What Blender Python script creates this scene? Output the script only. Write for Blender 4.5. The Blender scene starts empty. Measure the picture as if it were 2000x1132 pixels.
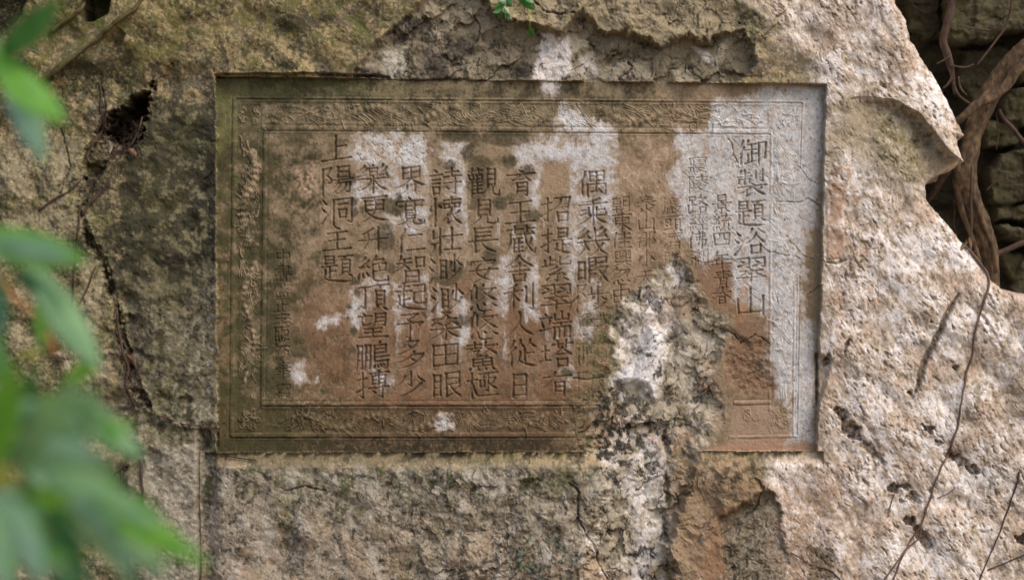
import bpy, math, random
import numpy as np
from mathutils import Vector, Matrix, noise as mnoise
R = math.radians
SC = bpy.context.scene
COL = SC.collection

# ------------------------------------------------------------------ camera, sky, sun, exposure
S = 0.002            # metres per photo pixel on the plane of the carved face
DIST = 10.0          # camera distance to that plane
ZC = 1.6             # height of the picture centre above the ground
cam_d = bpy.data.cameras.new('camera'); cam = bpy.data.objects.new('camera', cam_d); COL.objects.link(cam)
cam.location = (0, -DIST, ZC); cam.rotation_euler = (R(90), 0, 0)
cam_d.sensor_width = 36; cam_d.lens = 36 * DIST / 4.0
cam_d.clip_start = 0.05; cam_d.clip_end = 2000
cam_d.dof.use_dof = True; cam_d.dof.focus_distance = DIST - 0.02; cam_d.dof.aperture_fstop = 3.2
SC.camera = cam

SUN_EL, SUN_AZ = R(50), R(48)      # azimuth measured from the viewer's side (-y) towards the right (+x)
world = bpy.data.worlds.new("World"); SC.world = world; world.use_nodes = True
wn = world.node_tree; wn.nodes.clear()
sky = wn.nodes.new('ShaderNodeTexSky'); sky.sky_type = 'NISHITA'; sky.sun_disc = False
sky.sun_elevation = SUN_EL; sky.sun_rotation = math.pi - SUN_AZ
sky.air_density = 1.0; sky.dust_density = 4.0; sky.ozone_density = 0.6
bg = wn.nodes.new('ShaderNodeBackground'); bg.inputs['Strength'].default_value = 0.15
wo = wn.nodes.new('ShaderNodeOutputWorld')
wn.links.new(sky.outputs[0], bg.inputs[0]); wn.links.new(bg.outputs[0], wo.inputs[0])
sun_d = bpy.data.lights.new('sun', 'SUN'); sun = bpy.data.objects.new('sun', sun_d); COL.objects.link(sun)
sun_d.energy = 1.15; sun_d.angle = R(30); sun_d.color = (1.0, 0.95, 0.88)
sd = Vector((math.sin(SUN_AZ) * math.cos(SUN_EL), -math.cos(SUN_AZ) * math.cos(SUN_EL), math.sin(SUN_EL)))
sun.location = sd * 30; sun.rotation_euler = sd.to_track_quat('Z', 'Y').to_euler()
SC.view_settings.view_transform = 'Standard'; SC.view_settings.look = 'None'
SC.view_settings.exposure = 0.47; SC.view_settings.gamma = 1
SC.render.engine = 'CYCLES'
SC.cycles.max_bounces = 6; SC.cycles.use_denoising = True

# ------------------------------------------------------------------ small helpers
F32 = np.float32
def tag(o, label=None, cat=None, group=None, kind=None):
    if label: o['label'] = label
    if cat: o['category'] = cat
    if group: o['group'] = group
    if kind: o['kind'] = kind
    return o
def empty(name, loc):
    o = bpy.data.objects.new(name, None); COL.objects.link(o); o.location = loc
    o.empty_display_size = 0.05
    return o
def at(u, v, y=0.0):
    """world point seen at photo pixel (u, v) standing at depth y"""
    k = (DIST + y) / DIST
    return Vector(((u - 1000) * S * k, y, ZC + (566 - v) * S * k))
def lin(r, g, b):
    return np.array([((c / 255) / 12.92 if c <= 10 else ((c / 255 + 0.055) / 1.055) ** 2.4) for c in (r, g, b)], F32)
def link_mesh(name, co, faces, mat, parent=None, smooth=True, colors=None, normals=None):
    """faces: (n,4) or (n,3) int array"""
    me = bpy.data.meshes.new(name)
    faces = np.asarray(faces, np.int32); k = faces.shape[1]; n = len(faces)
    me.vertices.add(len(co)); me.vertices.foreach_set('co', np.asarray(co, F32).ravel())
    me.loops.add(n * k); me.loops.foreach_set('vertex_index', faces.ravel())
    me.polygons.add(n); me.polygons.foreach_set('loop_start', np.arange(0, n * k, k, dtype=np.int32))
    if colors is not None:
        a = me.attributes.new('stone', 'FLOAT_COLOR', 'POINT')
        c4 = np.ones((len(co), 4), F32); c4[:, :3] = colors
        a.data.foreach_set('color', c4.ravel())
    me.update(calc_edges=True); me.validate()
    me.polygons.foreach_set('use_smooth', np.full(n, smooth, bool))
    if normals is not None: me.normals_split_custom_set_from_vertices(np.asarray(normals, F32))
    me.materials.append(mat)
    o = bpy.data.objects.new(name, me); COL.objects.link(o)
    if parent is not None: o.parent = parent; o.matrix_parent_inverse = Matrix.Translation(-parent.location)
    return o

# ------------------------------------------------------------------ noise (numpy)
def _hash(ix, iy, seed):
    h = (ix.astype(np.uint32) * np.uint32(374761393) + iy.astype(np.uint32) * np.uint32(668265263)
         + np.uint32(seed * 974711 % 4294967291))
    h = (h ^ (h >> np.uint32(13))) * np.uint32(1274126177)
    return h ^ (h >> np.uint32(16))
def _rnd(h): return (h & np.uint32(0xFFFFFF)).astype(F32) / F32(0xFFFFFF)
def perlin(x, y, seed=0):
    x = np.asarray(x, F32); y = np.asarray(y, F32)
    x0 = np.floor(x); y0 = np.floor(y); fx = x - x0; fy = y - y0
    ix = x0.astype(np.int64); iy = y0.astype(np.int64)
    u = fx * fx * fx * (fx * (fx * 6 - 15) + 10); w = fy * fy * fy * (fy * (fy * 6 - 15) + 10)
    def g(dx, dy):
        a = _rnd(_hash(ix + dx, iy + dy, seed)) * F32(2 * math.pi)
        return np.cos(a) * (fx - dx) + np.sin(a) * (fy - dy)
    a = g(0, 0); a += u * (g(1, 0) - a)
    b = g(0, 1); b += u * (g(1, 1) - b)
    return (a + w * (b - a)) * F32(1.5)
def fbm(x, y, seed=0, oct=4, gain=0.5, lac=2.03):
    s = 0; amp = 1.0; tot = 0
    for i in range(oct):
        s = s + amp * perlin(x, y, seed + 17 * i); tot += amp
        x = x * F32(lac) + F32(3.7); y = y * F32(lac) - F32(1.3); amp *= gain
    return s / F32(tot) * F32(1.25)
def worley(x, y, seed=0):
    """returns F1, F2, cell hash, dx, dy to the nearest cell point"""
    ix = np.floor(x).astype(np.int64); iy = np.floor(y).astype(np.int64)
    f1 = np.full(x.shape, 9, F32); f2 = f1.copy(); ch = np.zeros(x.shape, np.uint32); ddx = np.zeros(x.shape, F32); ddy = ddx.copy()
    for a in (-1, 0, 1):
        for b in (-1, 0, 1):
            h = _hash(ix + a, iy + b, seed); h2 = _hash(ix + a, iy + b, seed + 91)
            dx = x - (ix + a + _rnd(h)); dy = y - (iy + b + _rnd(h2))
            d = np.sqrt(dx * dx + dy * dy).astype(F32)
            n = d < f1
            f2 = np.where(n, f1, np.minimum(f2, d)); f1 = np.where(n, d, f1)
            ch = np.where(n, h, ch); ddx = np.where(n, dx, ddx); ddy = np.where(n, dy, ddy)
    return f1, f2, ch, ddx.astype(F32), ddy.astype(F32)
def sstep(a, b, x):
    t = np.clip((x - a) / (b - a), 0, 1); return t * t * (3 - 2 * t)
def facets(x, y, seed, tilt=1.0, jump=1.0):
    """broken-stone relief: every cell is a tilted plane; returns height and distance to the nearest crack"""
    f1, f2, ch, dx, dy = worley(x, y, seed)
    a = _rnd(ch) * F32(6.283); t = _rnd(ch * np.uint32(2654435761) >> np.uint32(7))
    h = (np.cos(a) * dx + np.sin(a) * dy) * F32(tilt) * (F32(0.4) + t) + (_rnd(ch * np.uint32(40503)) - F32(0.5)) * F32(jump)
    return h.astype(F32), (f2 - f1).astype(F32), _rnd(ch * np.uint32(7919) >> np.uint32(3))

# ------------------------------------------------------------------ grid of the rock face, photo pixels
def axis(parts):
    out = []
    for a, b, s in parts: out.append(np.arange(a, b - 1e-6, s))
    out.append([parts[-1][1]]); return np.concatenate(out).astype(F32)
QU = 1.0
cu = axis([(-900, -12, 9), (-12, 415, 1.6 * QU), (415, 1620, 1.15 * QU), (1620, 2012, 1.6 * QU), (2012, 2800, 9)])
rv = axis([(-700, -12, 9), (-12, 140, 1.5 * QU), (140, 920, 1.15 * QU), (920, 1144, 1.5 * QU), (1144, 1480, 9)])
NU, NV = len(cu), len(rv)
U, V = np.meshgrid(cu, rv)
Z0 = np.zeros_like(U)
WARP1 = fbm(U / 60, V / 60, 11, 4); WARP2 = fbm(U / 60, V / 60, 12, 4)
WSM = fbm(U / 14, V / 14, 13, 3)
BIG = fbm(U / 260, V / 260, 14, 3)
N40 = fbm(U / 40, V / 40, 15, 4); N12 = fbm(U / 12, V / 12, 16, 3); N5 = perlin(U / 4.5, V / 4.5, 18); N90 = fbm(U / 95, V / 95, 19, 4)

def box(u0, v0, u1, v1, m=0):
    a, b = np.searchsorted(cu, [u0 - m, u1 + m]); c, d = np.searchsorted(rv, [v0 - m, v1 + m])
    return slice(c, d), slice(a, b)
def seg_d(u, v, pts, closed=False):
    """distance to a polyline and the running parameter of the nearest point"""
    best = np.full(u.shape, 1e9, F32); par = np.zeros(u.shape, F32)
    n = len(pts); m = n if closed else n - 1
    for i in range(m):
        (ax, ay), (bx, by) = pts[i], pts[(i + 1) % n]
        dx, dy = bx - ax, by - ay; L = dx * dx + dy * dy + 1e-9
        t = np.clip(((u - ax) * dx + (v - ay) * dy) / L, 0, 1)
        d = (u - ax - t * dx) ** 2 + (v - ay - t * dy) ** 2
        k = d < best; best = np.where(k, d, best); par = np.where(k, i + t, par)
    return np.sqrt(best).astype(F32), par
def inside(u, v, pts):
    r = np.zeros(u.shape, bool); n = len(pts)
    for i in range(n):
        (ax, ay), (bx, by) = pts[i], pts[(i + 1) % n]
        if ay == by: continue
        c = ((ay > v) != (by > v)) & (u < (bx - ax) * (v - ay) / (by - ay) + ax)
        r ^= c
    return r
def poly_sd(pts, warp=0.0, m=80):
    """signed distance (+ inside) to a polygon with a noise-bent outline; full array, -m far away"""
    us = [p[0] for p in pts]; vs = [p[1] for p in pts]
    full = np.full(U.shape, -F32(m), F32)
    b = box(min(us), min(vs), max(us), max(vs), m)
    if U[b].size == 0: return full
    u = U[b] + WARP1[b] * F32(warp) + WSM[b] * F32(warp * .35); v = V[b] + WARP2[b] * F32(warp) - WSM[b] * F32(warp * .35)
    d, _ = seg_d(u, v, pts, True)
    full[b] = np.where(inside(u, v, pts), d, -d)
    return full
def poly(pts, soft=4.0, warp=6.0):
    return sstep(-soft, soft, poly_sd(pts, warp, 80 + soft))
def line_mask(pts, width, soft=2.0, warp=3.0, taper=False):
    us = [p[0] for p in pts]; vs = [p[1] for p in pts]; m = width + soft + warp + 4
    full = np.zeros_like(U); b = box(min(us), min(vs), max(us), max(vs), m)
    if U[b].size == 0: return full
    d, t = seg_d(U[b] + WARP1[b] * F32(warp), V[b] + WARP2[b] * F32(warp), pts)
    w = width
    if taper:
        tt = t / (len(pts) - 1); w = width * np.clip(np.minimum(tt, 1 - tt) * 5, 0.15, 1)
    full[b] = 1 - sstep(w - soft, w + soft, d)
    return full
def blob(u, v, ru, rv_, ang=0, soft=.3, warp=4):
    m = max(ru, rv_) * 1.5 + warp; full = np.zeros_like(U); b = box(u, v, u, v, m)
    if U[b].size == 0: return full
    du = U[b] - u + WSM[b] * F32(warp); dv = V[b] - v + N12[b] * F32(warp); c, s = math.cos(R(ang)), math.sin(R(ang))
    d = np.sqrt(((du * c + dv * s) / ru) ** 2 + ((-du * s + dv * c) / rv_) ** 2)
    full[b] = 1 - sstep(1 - soft, 1 + soft, d)
    return full

# ------------------------------------------------------------------ the carved panel's frame
def edge_line(p0, p1, ax):
    (a, b), (c, d) = p0, p1
    return (b + (U - a) * (d - b) / (c - a)) if ax == 'v' else (a + (V - b) * (c - a) / (d - b))
TOPV = edge_line((425, 150), (1612, 166), 'v') + N40 * F32(1.5) + WSM * F32(.6)
BOTV = edge_line((425, 883), (1595, 880), 'v') + N40 * F32(2) + WSM * F32(.4)
LEFU = edge_line((424, 150), (426, 885), 'u') + WSM * F32(2.5) + N40 * F32(5)
RIGU = edge_line((1611, 165), (1594, 885), 'u') + WSM * F32(1.2) + N40 * F32(3.5)
pan_sd = np.minimum(np.minimum(V - TOPV, BOTV - V), np.minimum(U - LEFU, RIGU - U))   # + inside the panel
PAN = sstep(-0.5, 1.5, pan_sd)

# big broken areas
BREAK_TOP = [(690, 158), (712, 118), (745, 80), (778, 50), (812, 18), (850, -20), (905, -30), (958, 12), (985, 38), (1040, 52), (1075, 62), (1100, 66), (1122, 40), (1140, 34),
             (1178, 60), (1215, 66), (1250, 84), (1300, 92), (1340, 72), (1380, 84), (1420, 62), (1462, 86), (1475, 120), (1440, 160), (1330, 168), (1000, 160)]
BREAK_MID = [(1196, 608), (1225, 575), (1262, 552), (1290, 515), (1322, 500), (1352, 520), (1362, 560), (1385, 600), (1420, 618), (1428, 650), (1408, 690), (1398, 740), (1412, 790),
             (1405, 840), (1370, 882), (1352, 905), (1330, 980), (1310, 1060), (1322, 1180), (1150, 1180), (1140, 1060), (1160, 985), (1178, 930), (1165, 890), (1150, 850), (1150, 800), (1178, 770), (1190, 720), (1182, 650)]
bt_sd = poly_sd(BREAK_TOP, 14, 140); BT = sstep(-3 - 5 * sstep(-.2, .4, N40), 3 + 9 * sstep(-.2, .4, N90), bt_sd)
bm_sd = poly_sd(BREAK_MID, 20, 120); BM = sstep(-5, 12, bm_sd + 4 * N12)
ROUGH = sstep(-70, 0, bm_sd + 26 * N40) * (1 - BM) * sstep(1260, 1200, U) * sstep(560, 640, V)      # spalled skin left of the break
ERODE = poly([(1425, 642), (1470, 668), (1500, 660), (1503, 765), (1440, 772), (1418, 700)], 8, 12)     # worn brown patch below the title

# ------------------------------------------------------------------ HEIGHTS (photo pixels, + towards the viewer)
H = np.zeros_like(U)
# large form of the rock outside the panel
top_h = 22 + 10 * N90 + 4 * BIG
left_h = 5 + 7 * N90 + 4 * N40
bot_h = 24 + 9 * N90 + 6 * BIG
right_h = 26 + 14 * sstep(1600, 1800, U) * (0.6 + BIG) + 9 * N90
wl = sstep(440, 400, U); wr = sstep(1585, 1625, U); wb = sstep(870, 905, V)
out_h = top_h * (1 - wb) + bot_h * wb
out_h = out_h * (1 - wr) + right_h * wr
out_h = out_h * (1 - wl * sstep(110, 170, V)) + left_h * wl * sstep(110, 170, V)
out_h = np.where(V < 140, out_h + (140 - V) * F32(0.05), out_h)
# surface characters -------------------------------------------------
rot = R(62)
ur = U * math.cos(rot) + V * math.sin(rot); vr = -U * math.sin(rot) + V * math.cos(rot)
bxr0 = U * .79 + V * .61; byr0 = -U * .61 + V * .79
wu = ur + 9 * WARP1 + 3 * WSM; wv = vr + 7 * WARP2
peck = fbm(wu / 17, wv / 8.5, 31, 4) + .25 * N40            # chisel pecks, long axis leaning
peck2 = fbm(wu / 10, wv / 6, 32, 3) + .2 * N90
pk_w = .35 + sstep(-.3, .4, N90)
pits = (-sstep(0.1, 0.75, peck) * 3.3 - sstep(0.15, 0.85, peck2) * 1.2 + N12 * .6 + N5 * .25 - sstep(.38, .6, fbm(U / 13, V / 13, 36, 3)) * 1.8) * pk_w + N40 * 1.6 + 8 * np.abs(perlin(ur / 190, vr / 90, 30)) + 3.5 * np.abs(perlin(ur / 70, vr / 40, 29)) - 4
crust = (N12 * .38 + N5 * .16 - sstep(.3, .6, fbm(U / 9, V / 9, 33, 2)) * 1.0) * (.5 + sstep(-.3, .4, N90)) + N40 * 1.5 - sstep(.35, .55, fbm(U / 22, V / 22, 34, 4)) * 1.3 * sstep(-.2, .3, N90) + 3 * fbm(bxr0 / 120, byr0 / 44, 37, 4) + 10 * np.abs(perlin(bxr0 / 150, byr0 / 95, 38)) + 5 * np.abs(perlin(byr0 / 70, bxr0 / 120, 39))
bx = U + 20 * WARP1 + 6 * WSM; by = V + 20 * WARP2 - 5 * WSM
ra_ = R(38); bxr = bx * math.cos(ra_) + by * math.sin(ra_); byr = -bx * math.sin(ra_) + by * math.cos(ra_)
fa, ca, ra = facets(bxr / 52, byr / 88, 41, 30, 15)
fb, cb, rb = facets(bxr / 22 + fa * .03, byr / 34, 42, 11, 6)
fc, cc, rc = facets(bx / 11, by / 8, 43, 3.4, 2.2)
patchy = sstep(-.15, .35, fbm(U / 48, V / 48, 44, 3))
streak = -np.abs(fbm(bxr / 16, byr / 46, 45, 4)) * 9
b60 = np.abs(perlin(bxr / 44, byr / 80, 46)); b26 = np.abs(perlin(bxr / 20 + 2 * b60, byr / 30, 47)); b12 = np.abs(perlin(bx / 10 + b26, by / 13, 48)); b90 = np.abs(perlin(byr / 60, bxr / 95, 49))
broken = 17 * b60 + 14 * b90 + 6 * b26 * (.3 + .7 * patchy) + 2.5 * b12 * (.2 + .8 * patchy) + fa * .42 + fb * (.12 + .55 * patchy) + fc * .35 * patchy - (1 - sstep(0, .07, cb)) * 2 * patchy - 9
CRK = (1 - sstep(.015, .075, b60)) * .8 + (1 - sstep(.02, .09, b26)) * patchy + (1 - sstep(.02, .08, b90)) * .7
CRK = np.clip(np.maximum(CRK * sstep(-.35, .25, N40 + .3 * N90), (1 - sstep(.02, .10, cb + .06 * N12)) * patchy), 0, 1)
right_w = sstep(1560, 1640, U + 30 * WARP1 + (V < 140) * (140 - V) * .9)
right_w = np.maximum(right_w, sstep(1480, 1540, U + 25 * WARP1) * sstep(880, 905, V))
lowb = fbm(bx / 34, by / 22, 35, 4)
tex = crust * (1 - right_w) + pits * right_w
low_w = sstep(900, 930, V) * (1 - right_w) * sstep(385, 400, U)
low_r = sstep(560, 1000, U)
tex = tex + low_w * (lowb * 2 + fb * .06 + streak * .25 + low_r * (broken * .6 + fc * .1) * (1 - .75 * poly([(1315, 960), (1400, 900), (1480, 960), (1430, 1010), (1400, 1150), (1315, 1150)], 30, 16)))
mid_top = poly([(1030, -40), (1500, -40), (1560, 60), (1480, 120), (1330, 80), (1180, 60), (1040, 50)], 30, 20)
tex = tex + mid_top * (broken * .5 + fb * .1)
H = out_h + tex
# upper band of the right of panel lip (light bevel) and lower ledge
ledge = sstep(0, 30, V - BOTV) * (V > BOTV - 2)
below = sstep(-2, 6, V - BOTV) * sstep(395, 425, U) * sstep(1612, 1590, U)
H = np.where((V > BOTV) & (U > 400) & (U < 1606), H * ledge + (1 - ledge) * (N12 * .6 + N40 * 1.5 + 1), H)
# the broken hollow over the panel
H = H * (1 - BT) + BT * (4 + broken * .62 + N12 * 1.5 + 3 * N40 + 8 * sstep(70, 0, bt_sd) * sstep(90, 20, V))
H = H + (1 - BT) * sstep(-26, 0, bt_sd) * 5 * (V < 150)
# panel floor
floor = WARP1 * 1.1 + N90 * 1.6 + N12 * .34 + N5 * .14 - sstep(.34, .7, fbm(U / 11, V / 11, 51, 4)) * 1.0 * sstep(-.3, .3, N90) - sstep(.5, .62, fbm(U / 5, V / 5, 52, 2)) * .8
H = H * (1 - PAN) + floor * PAN
# broken middle
midh = -5 + broken * .62 + N12 * .8 - 9 * sstep(0, 40, bm_sd) + 4 * BIG
H = H * (1 - BM) + midh * BM
H = H * (1 - ERODE) + ERODE * (-4 + N40 * 4 + N12 * 2 + fc * .4)
H -= ROUGH * PAN * (3.0 - fb * .3 - fc * .35 - lowb * 4)
# the smooth white nose standing in the middle of the break
nose = poly([(1268, 640), (1296, 655), (1300, 700), (1284, 740), (1280, 780), (1255, 752), (1205, 742), (1250, 700)], 14, 5)
H = H * (1 - nose * .8) + nose * .8 * (2 + 9 * np.abs(np.sin((U - 1224) / 18 + .012 * V)) ** .7 - 3 + 3 * N40)
# vertical cleft under the panel
cleft = line_mask([(1296, 830), (1305, 900), (1303, 980), (1296, 1040), (1310, 1150)], 5, 4, 12) * sstep(-.35, .2, N40)
H -= cleft * 9
# lower right flake with a dark undercut
fl = poly([(1398, 1010), (1440, 985), (1500, 950), (1512, 975), (1530, 1010), (1532, 1150), (1390, 1150), (1420, 1060)], 5, 16)
H -= fl * 13 * sstep(1150, 1000, V + (1530 - U) * .35)
H += 12 * poly([(1405, 925), (1470, 900), (1520, 960), (1440, 985), (1400, 1010)], 12, 8)
# left rock strip next to the panel: vertical cut edge
H -= line_mask([(388, 860), (389, 980), (391, 1150)], 2.2, 1.2, 1) * 7
H -= poly([(392, 840), (424, 835), (424, 985), (396, 990)], 4, 4) * 8
H += poly([(250, 850), (330, 812), (388, 835), (388, 1160), (250, 1160)], 6, 5) * 10
H -= poly([(362, 836), (412, 838), (412, 872), (388, 880), (360, 866)], 3, 3) * 9
# long thin crack by the lip, upper left, and the slot over the panel
H -= line_mask([(424, 149), (560, 148), (700, 150), (760, 152)], 3, 1.5, 1.5) * 14
# bedding bulges of the upper left, diagonal ledge
dl = (V - 130) - (U - 110) * (-0.79)           # + below the ledge line
H += sstep(300, 200, U) * sstep(10, -4, dl) * -16 * sstep(-60, 60, U + 40)
H += sstep(340, 240, U) * np.exp(-(dl - 12) ** 2 / 400) * 12
H -= poly([(160, -20), (218, -20), (210, 25), (185, 40), (165, 42)], 5, 3) * 120
H -= poly([(-30, -30), (60, -30), (40, 30), (0, 70), (-30, 80)], 10, 5) * 50
H -= poly([(232, 52), (248, 70), (240, 92), (222, 94), (210, 82)], 3, 2) * 9

# scoop beneath the overhanging edge on the right
EDGE = [(1560, 205), (1640, 196), (1700, 190), (1752, 200), (1792, 226), (1818, 258), (1845, 292), (1876, 318)]
b = box(1500, 120, 2040, 620)
d, t = seg_d(U[b] + WSM[b] * 3, V[b] + WARP1[b] * 4, EDGE)
eu = np.array([p[0] for p in EDGE]); ev = np.array([p[1] for p in EDGE])
under = (V[b] + WARP1[b] * 4 > np.interp(U[b], eu, ev)) & (U[b] < 1890)
str_ = sstep(1630, 1830, U[b] + 20 * N40[b])
H[b] += np.where(under, -str_ * 48 * np.exp(-np.maximum(d - 4, 0) / 75) * sstep(-2, 16, d + 5 * N12[b] + 6 * N40[b]) * sstep(600, 440, V[b]), str_ * 6 * np.exp(-d / 40))
# pits, slots and holes of the right-hand rock
HOLES = [(1640, 808, 11, 17, -38, 15), (1656, 836, 14, 20, -35, 17), (1668, 852, 13, 8, 0, 12), (1700, 880, 36, 9, 44, 6), (1772, 768, 6, 6, 0, 8), (1806, 835, 12, 6, 30, 14), (1826, 862, 9, 5, 30, 8),
         (1852, 886, 14, 10, 20, 13), (1872, 898, 16, 9, 30, 9), (1894, 914, 14, 8, 25, 13), (1741, 950, 10, 10, 20, 16), (1762, 948, 16, 6, 10, 7), (1778, 970, 14, 10, 30, 8), (1758, 975, 8, 4, 10, 9), (1772, 1014, 13, 9, 20, 16), (1788, 1030, 9, 7, 40, 10), (1802, 1052, 12, 19, -30, 12),
         (1992, 1050, 14, 12, 0, 20), (1862, 716, 6, 5, 0, 8), (1650, 672, 4, 15, 28, 7), (1612, 700, 6, 12, 15, 12), (1722, 170, 9, 6, 40, 6)]
holes = np.zeros_like(U)
for (u, v, a, b_, g, dp) in HOLES:
    k = blob(u, v, a, b_, g, .22, 7); H -= k * dp * (1 + .5 * N12); holes = np.maximum(holes, k)
slot = line_mask([(1866, 572), (1842, 620), (1818, 668), (1795, 722), (1776, 778)], 5, 3, 4, True)
H -= slot * 10
step_r = poly([(1612, 505), (1648, 500), (1642, 400), (1660, 330), (1625, 320), (1610, 380)], 3, 4)      # rusty flat flake beside the panel
H += step_r * 3
H -= line_mask([(1612, 512), (1630, 515), (1648, 507)], 2, 1, 1) * 9
H -= poly([(1594, 690), (1622, 700), (1612, 735), (1596, 790)], 4, 3) * 14
H -= line_mask([(1880, 590), (1925, 640), (1960, 700)], 3, 3, 8) * 3
# crevice at the left
CREV = [(338, 122), (300, 160), (262, 180), (232, 215), (203, 226), (184, 262), (164, 302), (156, 420), (163, 470), (200, 530), (216, 600), (232, 680), (256, 770), (292, 806), (300, 792),
        (270, 720), (246, 640), (229, 560), (212, 515), (178, 446), (168, 412), (190, 360), (226, 322), (266, 306), (284, 268), (290, 236), (298, 206), (304, 178), (314, 158), (340, 130)]
cr_sd = poly_sd(CREV, 6, 60) + 5 * N12 + 5 * N40 * sstep(330, 280, V)
HOLE = sstep(-4, 6, poly_sd([(296, 168), (270, 184), (238, 214), (212, 232), (202, 262), (222, 286), (258, 284), (274, 262), (280, 236), (290, 204)], 11, 80) + 9 * N12 + 10 * N40 - 1)
crd = sstep(0, 8, cr_sd - 1 + 3 * N12)
H -= poly([(300, 165), (340, 128), (352, 170), (330, 212), (288, 250), (280, 236)], 12, 6) * 14
H -= crd * (7 + 22 * sstep(0, 14, cr_sd + 8 * N12) * sstep(-.1, .4, N40 + .1)) + HOLE * (78 + 30 * N40 + 14 * fb / 9) * sstep(-40, 30, 310 - V - 40 * N40)
H += sstep(-24, -1, cr_sd) * (1 - crd) * (6 * (U < 250) - 2) * (cr_sd < 0)
H += poly([(0, 330), (170, 300), (160, 420), (212, 600), (240, 760), (0, 800)], 30, 10) * 12      # the left block stands a little prouder
H -= poly([(228, 560), (262, 545), (290, 640), (285, 690), (250, 690)], 14, 8) * 12
for (u, v, a, c_) in [(250, 585, 16, 12), (250, 625, 15, 10), (262, 690, 14, 10), (318, 785, 17, 18), (362, 780, 10, 8), (288, 704, 10, 10), (95, 690, 20, 30), (300, 890, 12, 14)]:
    H -= blob(u, v, a, c_, 0, .5, 5) * 12

# ------------------------------------------------------------------ carving: frame lines, dragon reliefs, characters
INTACT = PAN * (1 - BM) * (1 - ERODE)
carve_fade = np.clip(INTACT * (1 - .75 * ROUGH), 0, 1)
def ridge(pts, w, h):
    """raised rounded fillet"""
    us = [p[0] for p in pts]; vs = [p[1] for p in pts]
    b = box(min(us), min(vs), max(us), max(vs), w + 4)
    if U[b].size == 0: return
    d, t = seg_d(U[b] + WSM[b] * .8, V[b] + WSM[b] * .8, pts)
    wear = np.clip(.75 + .9 * N40[b], .15, 1.1)
    H[b] += (h * np.sqrt(np.clip(1 - (d / w) ** 2, 0, 1)) - (h * .55) * np.exp(-((d - w - 1.2) / 1.3) ** 2)) * carve_fade[b] * wear
for (pts, w, h) in [
    ([(462, 194), (1567, 202)], 1.6, -2.0), ([(462, 190), (1567, 198)], 1.7, .8), ([(514, 249), (1505, 257)], 4.0, 1.7), ([(514, 256), (1505, 263)], 1.2, -1.9),
    ([(458, 194), (452, 850)], 4.2, 1.9), ([(518, 256), (513, 792)], 4.2, 2.0),
    ([(513, 788), (1200, 787)], 3.6, 2.0), ([(513, 793), (1200, 792)], 1.4, -2.4), ([(452, 849), (1200, 848)], 4.2, 2.0), ([(452, 855), (1200, 854)], 1.5, -2.2),
    ([(1507, 262), (1503, 800)], 2.6, 1.2), ([(1566, 202), (1562, 330)], 1.2, -1.8), ([(1562, 540), (1556, 850)], 1.4, -2.0), ([(1552, 560), (1550, 850)], 2.2, 1.3),
    ([(1425, 853), (1556, 851)], 3.0, 1.6), ([(1436, 786), (1503, 785)], 4.0, 2.4)]:
    ridge(pts, w, h)
RELIEF = np.zeros_like(U); REL_ID = np.zeros(U.shape, np.int16)
rng = random.Random(5)
def stroke(pts, w0, w1, h, rid, edge=False):
    us = [p[0] for p in pts]; vs = [p[1] for p in pts]
    w = max(w0, w1); b = box(min(us), min(vs), max(us), max(vs), w + 3)
    if U[b].size == 0: return
    d, t = seg_d(U[b], V[b], pts); tt = t / (len(pts) - 1); ww = w0 + (w1 - w0) * tt
    k = np.clip(1 - (d / ww) ** 2, 0, 1)
    p = h * np.sqrt(k)
    if edge: p = p * (0.72 + .28 * np.cos(tt * len(pts) * 2.6)) * np.where(np.abs(d / ww - .62) < .13, .62, 1)
    RELIEF[b] = np.maximum(RELIEF[b], p); REL_ID[b] = np.where(k > 0, rid, REL_ID[b])
def curl(x, y, a0, r, turns, sgn, w, h, rid):
    pts = []
    for i in range(13):
        f = i / 12; a = a0 + sgn * f * turns * 6.283; q = r * (1 - .8 * f)
        pts.append((x + q * math.cos(a), y + q * math.sin(a)))
    stroke(pts, w, w * .7, h, rid)
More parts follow.
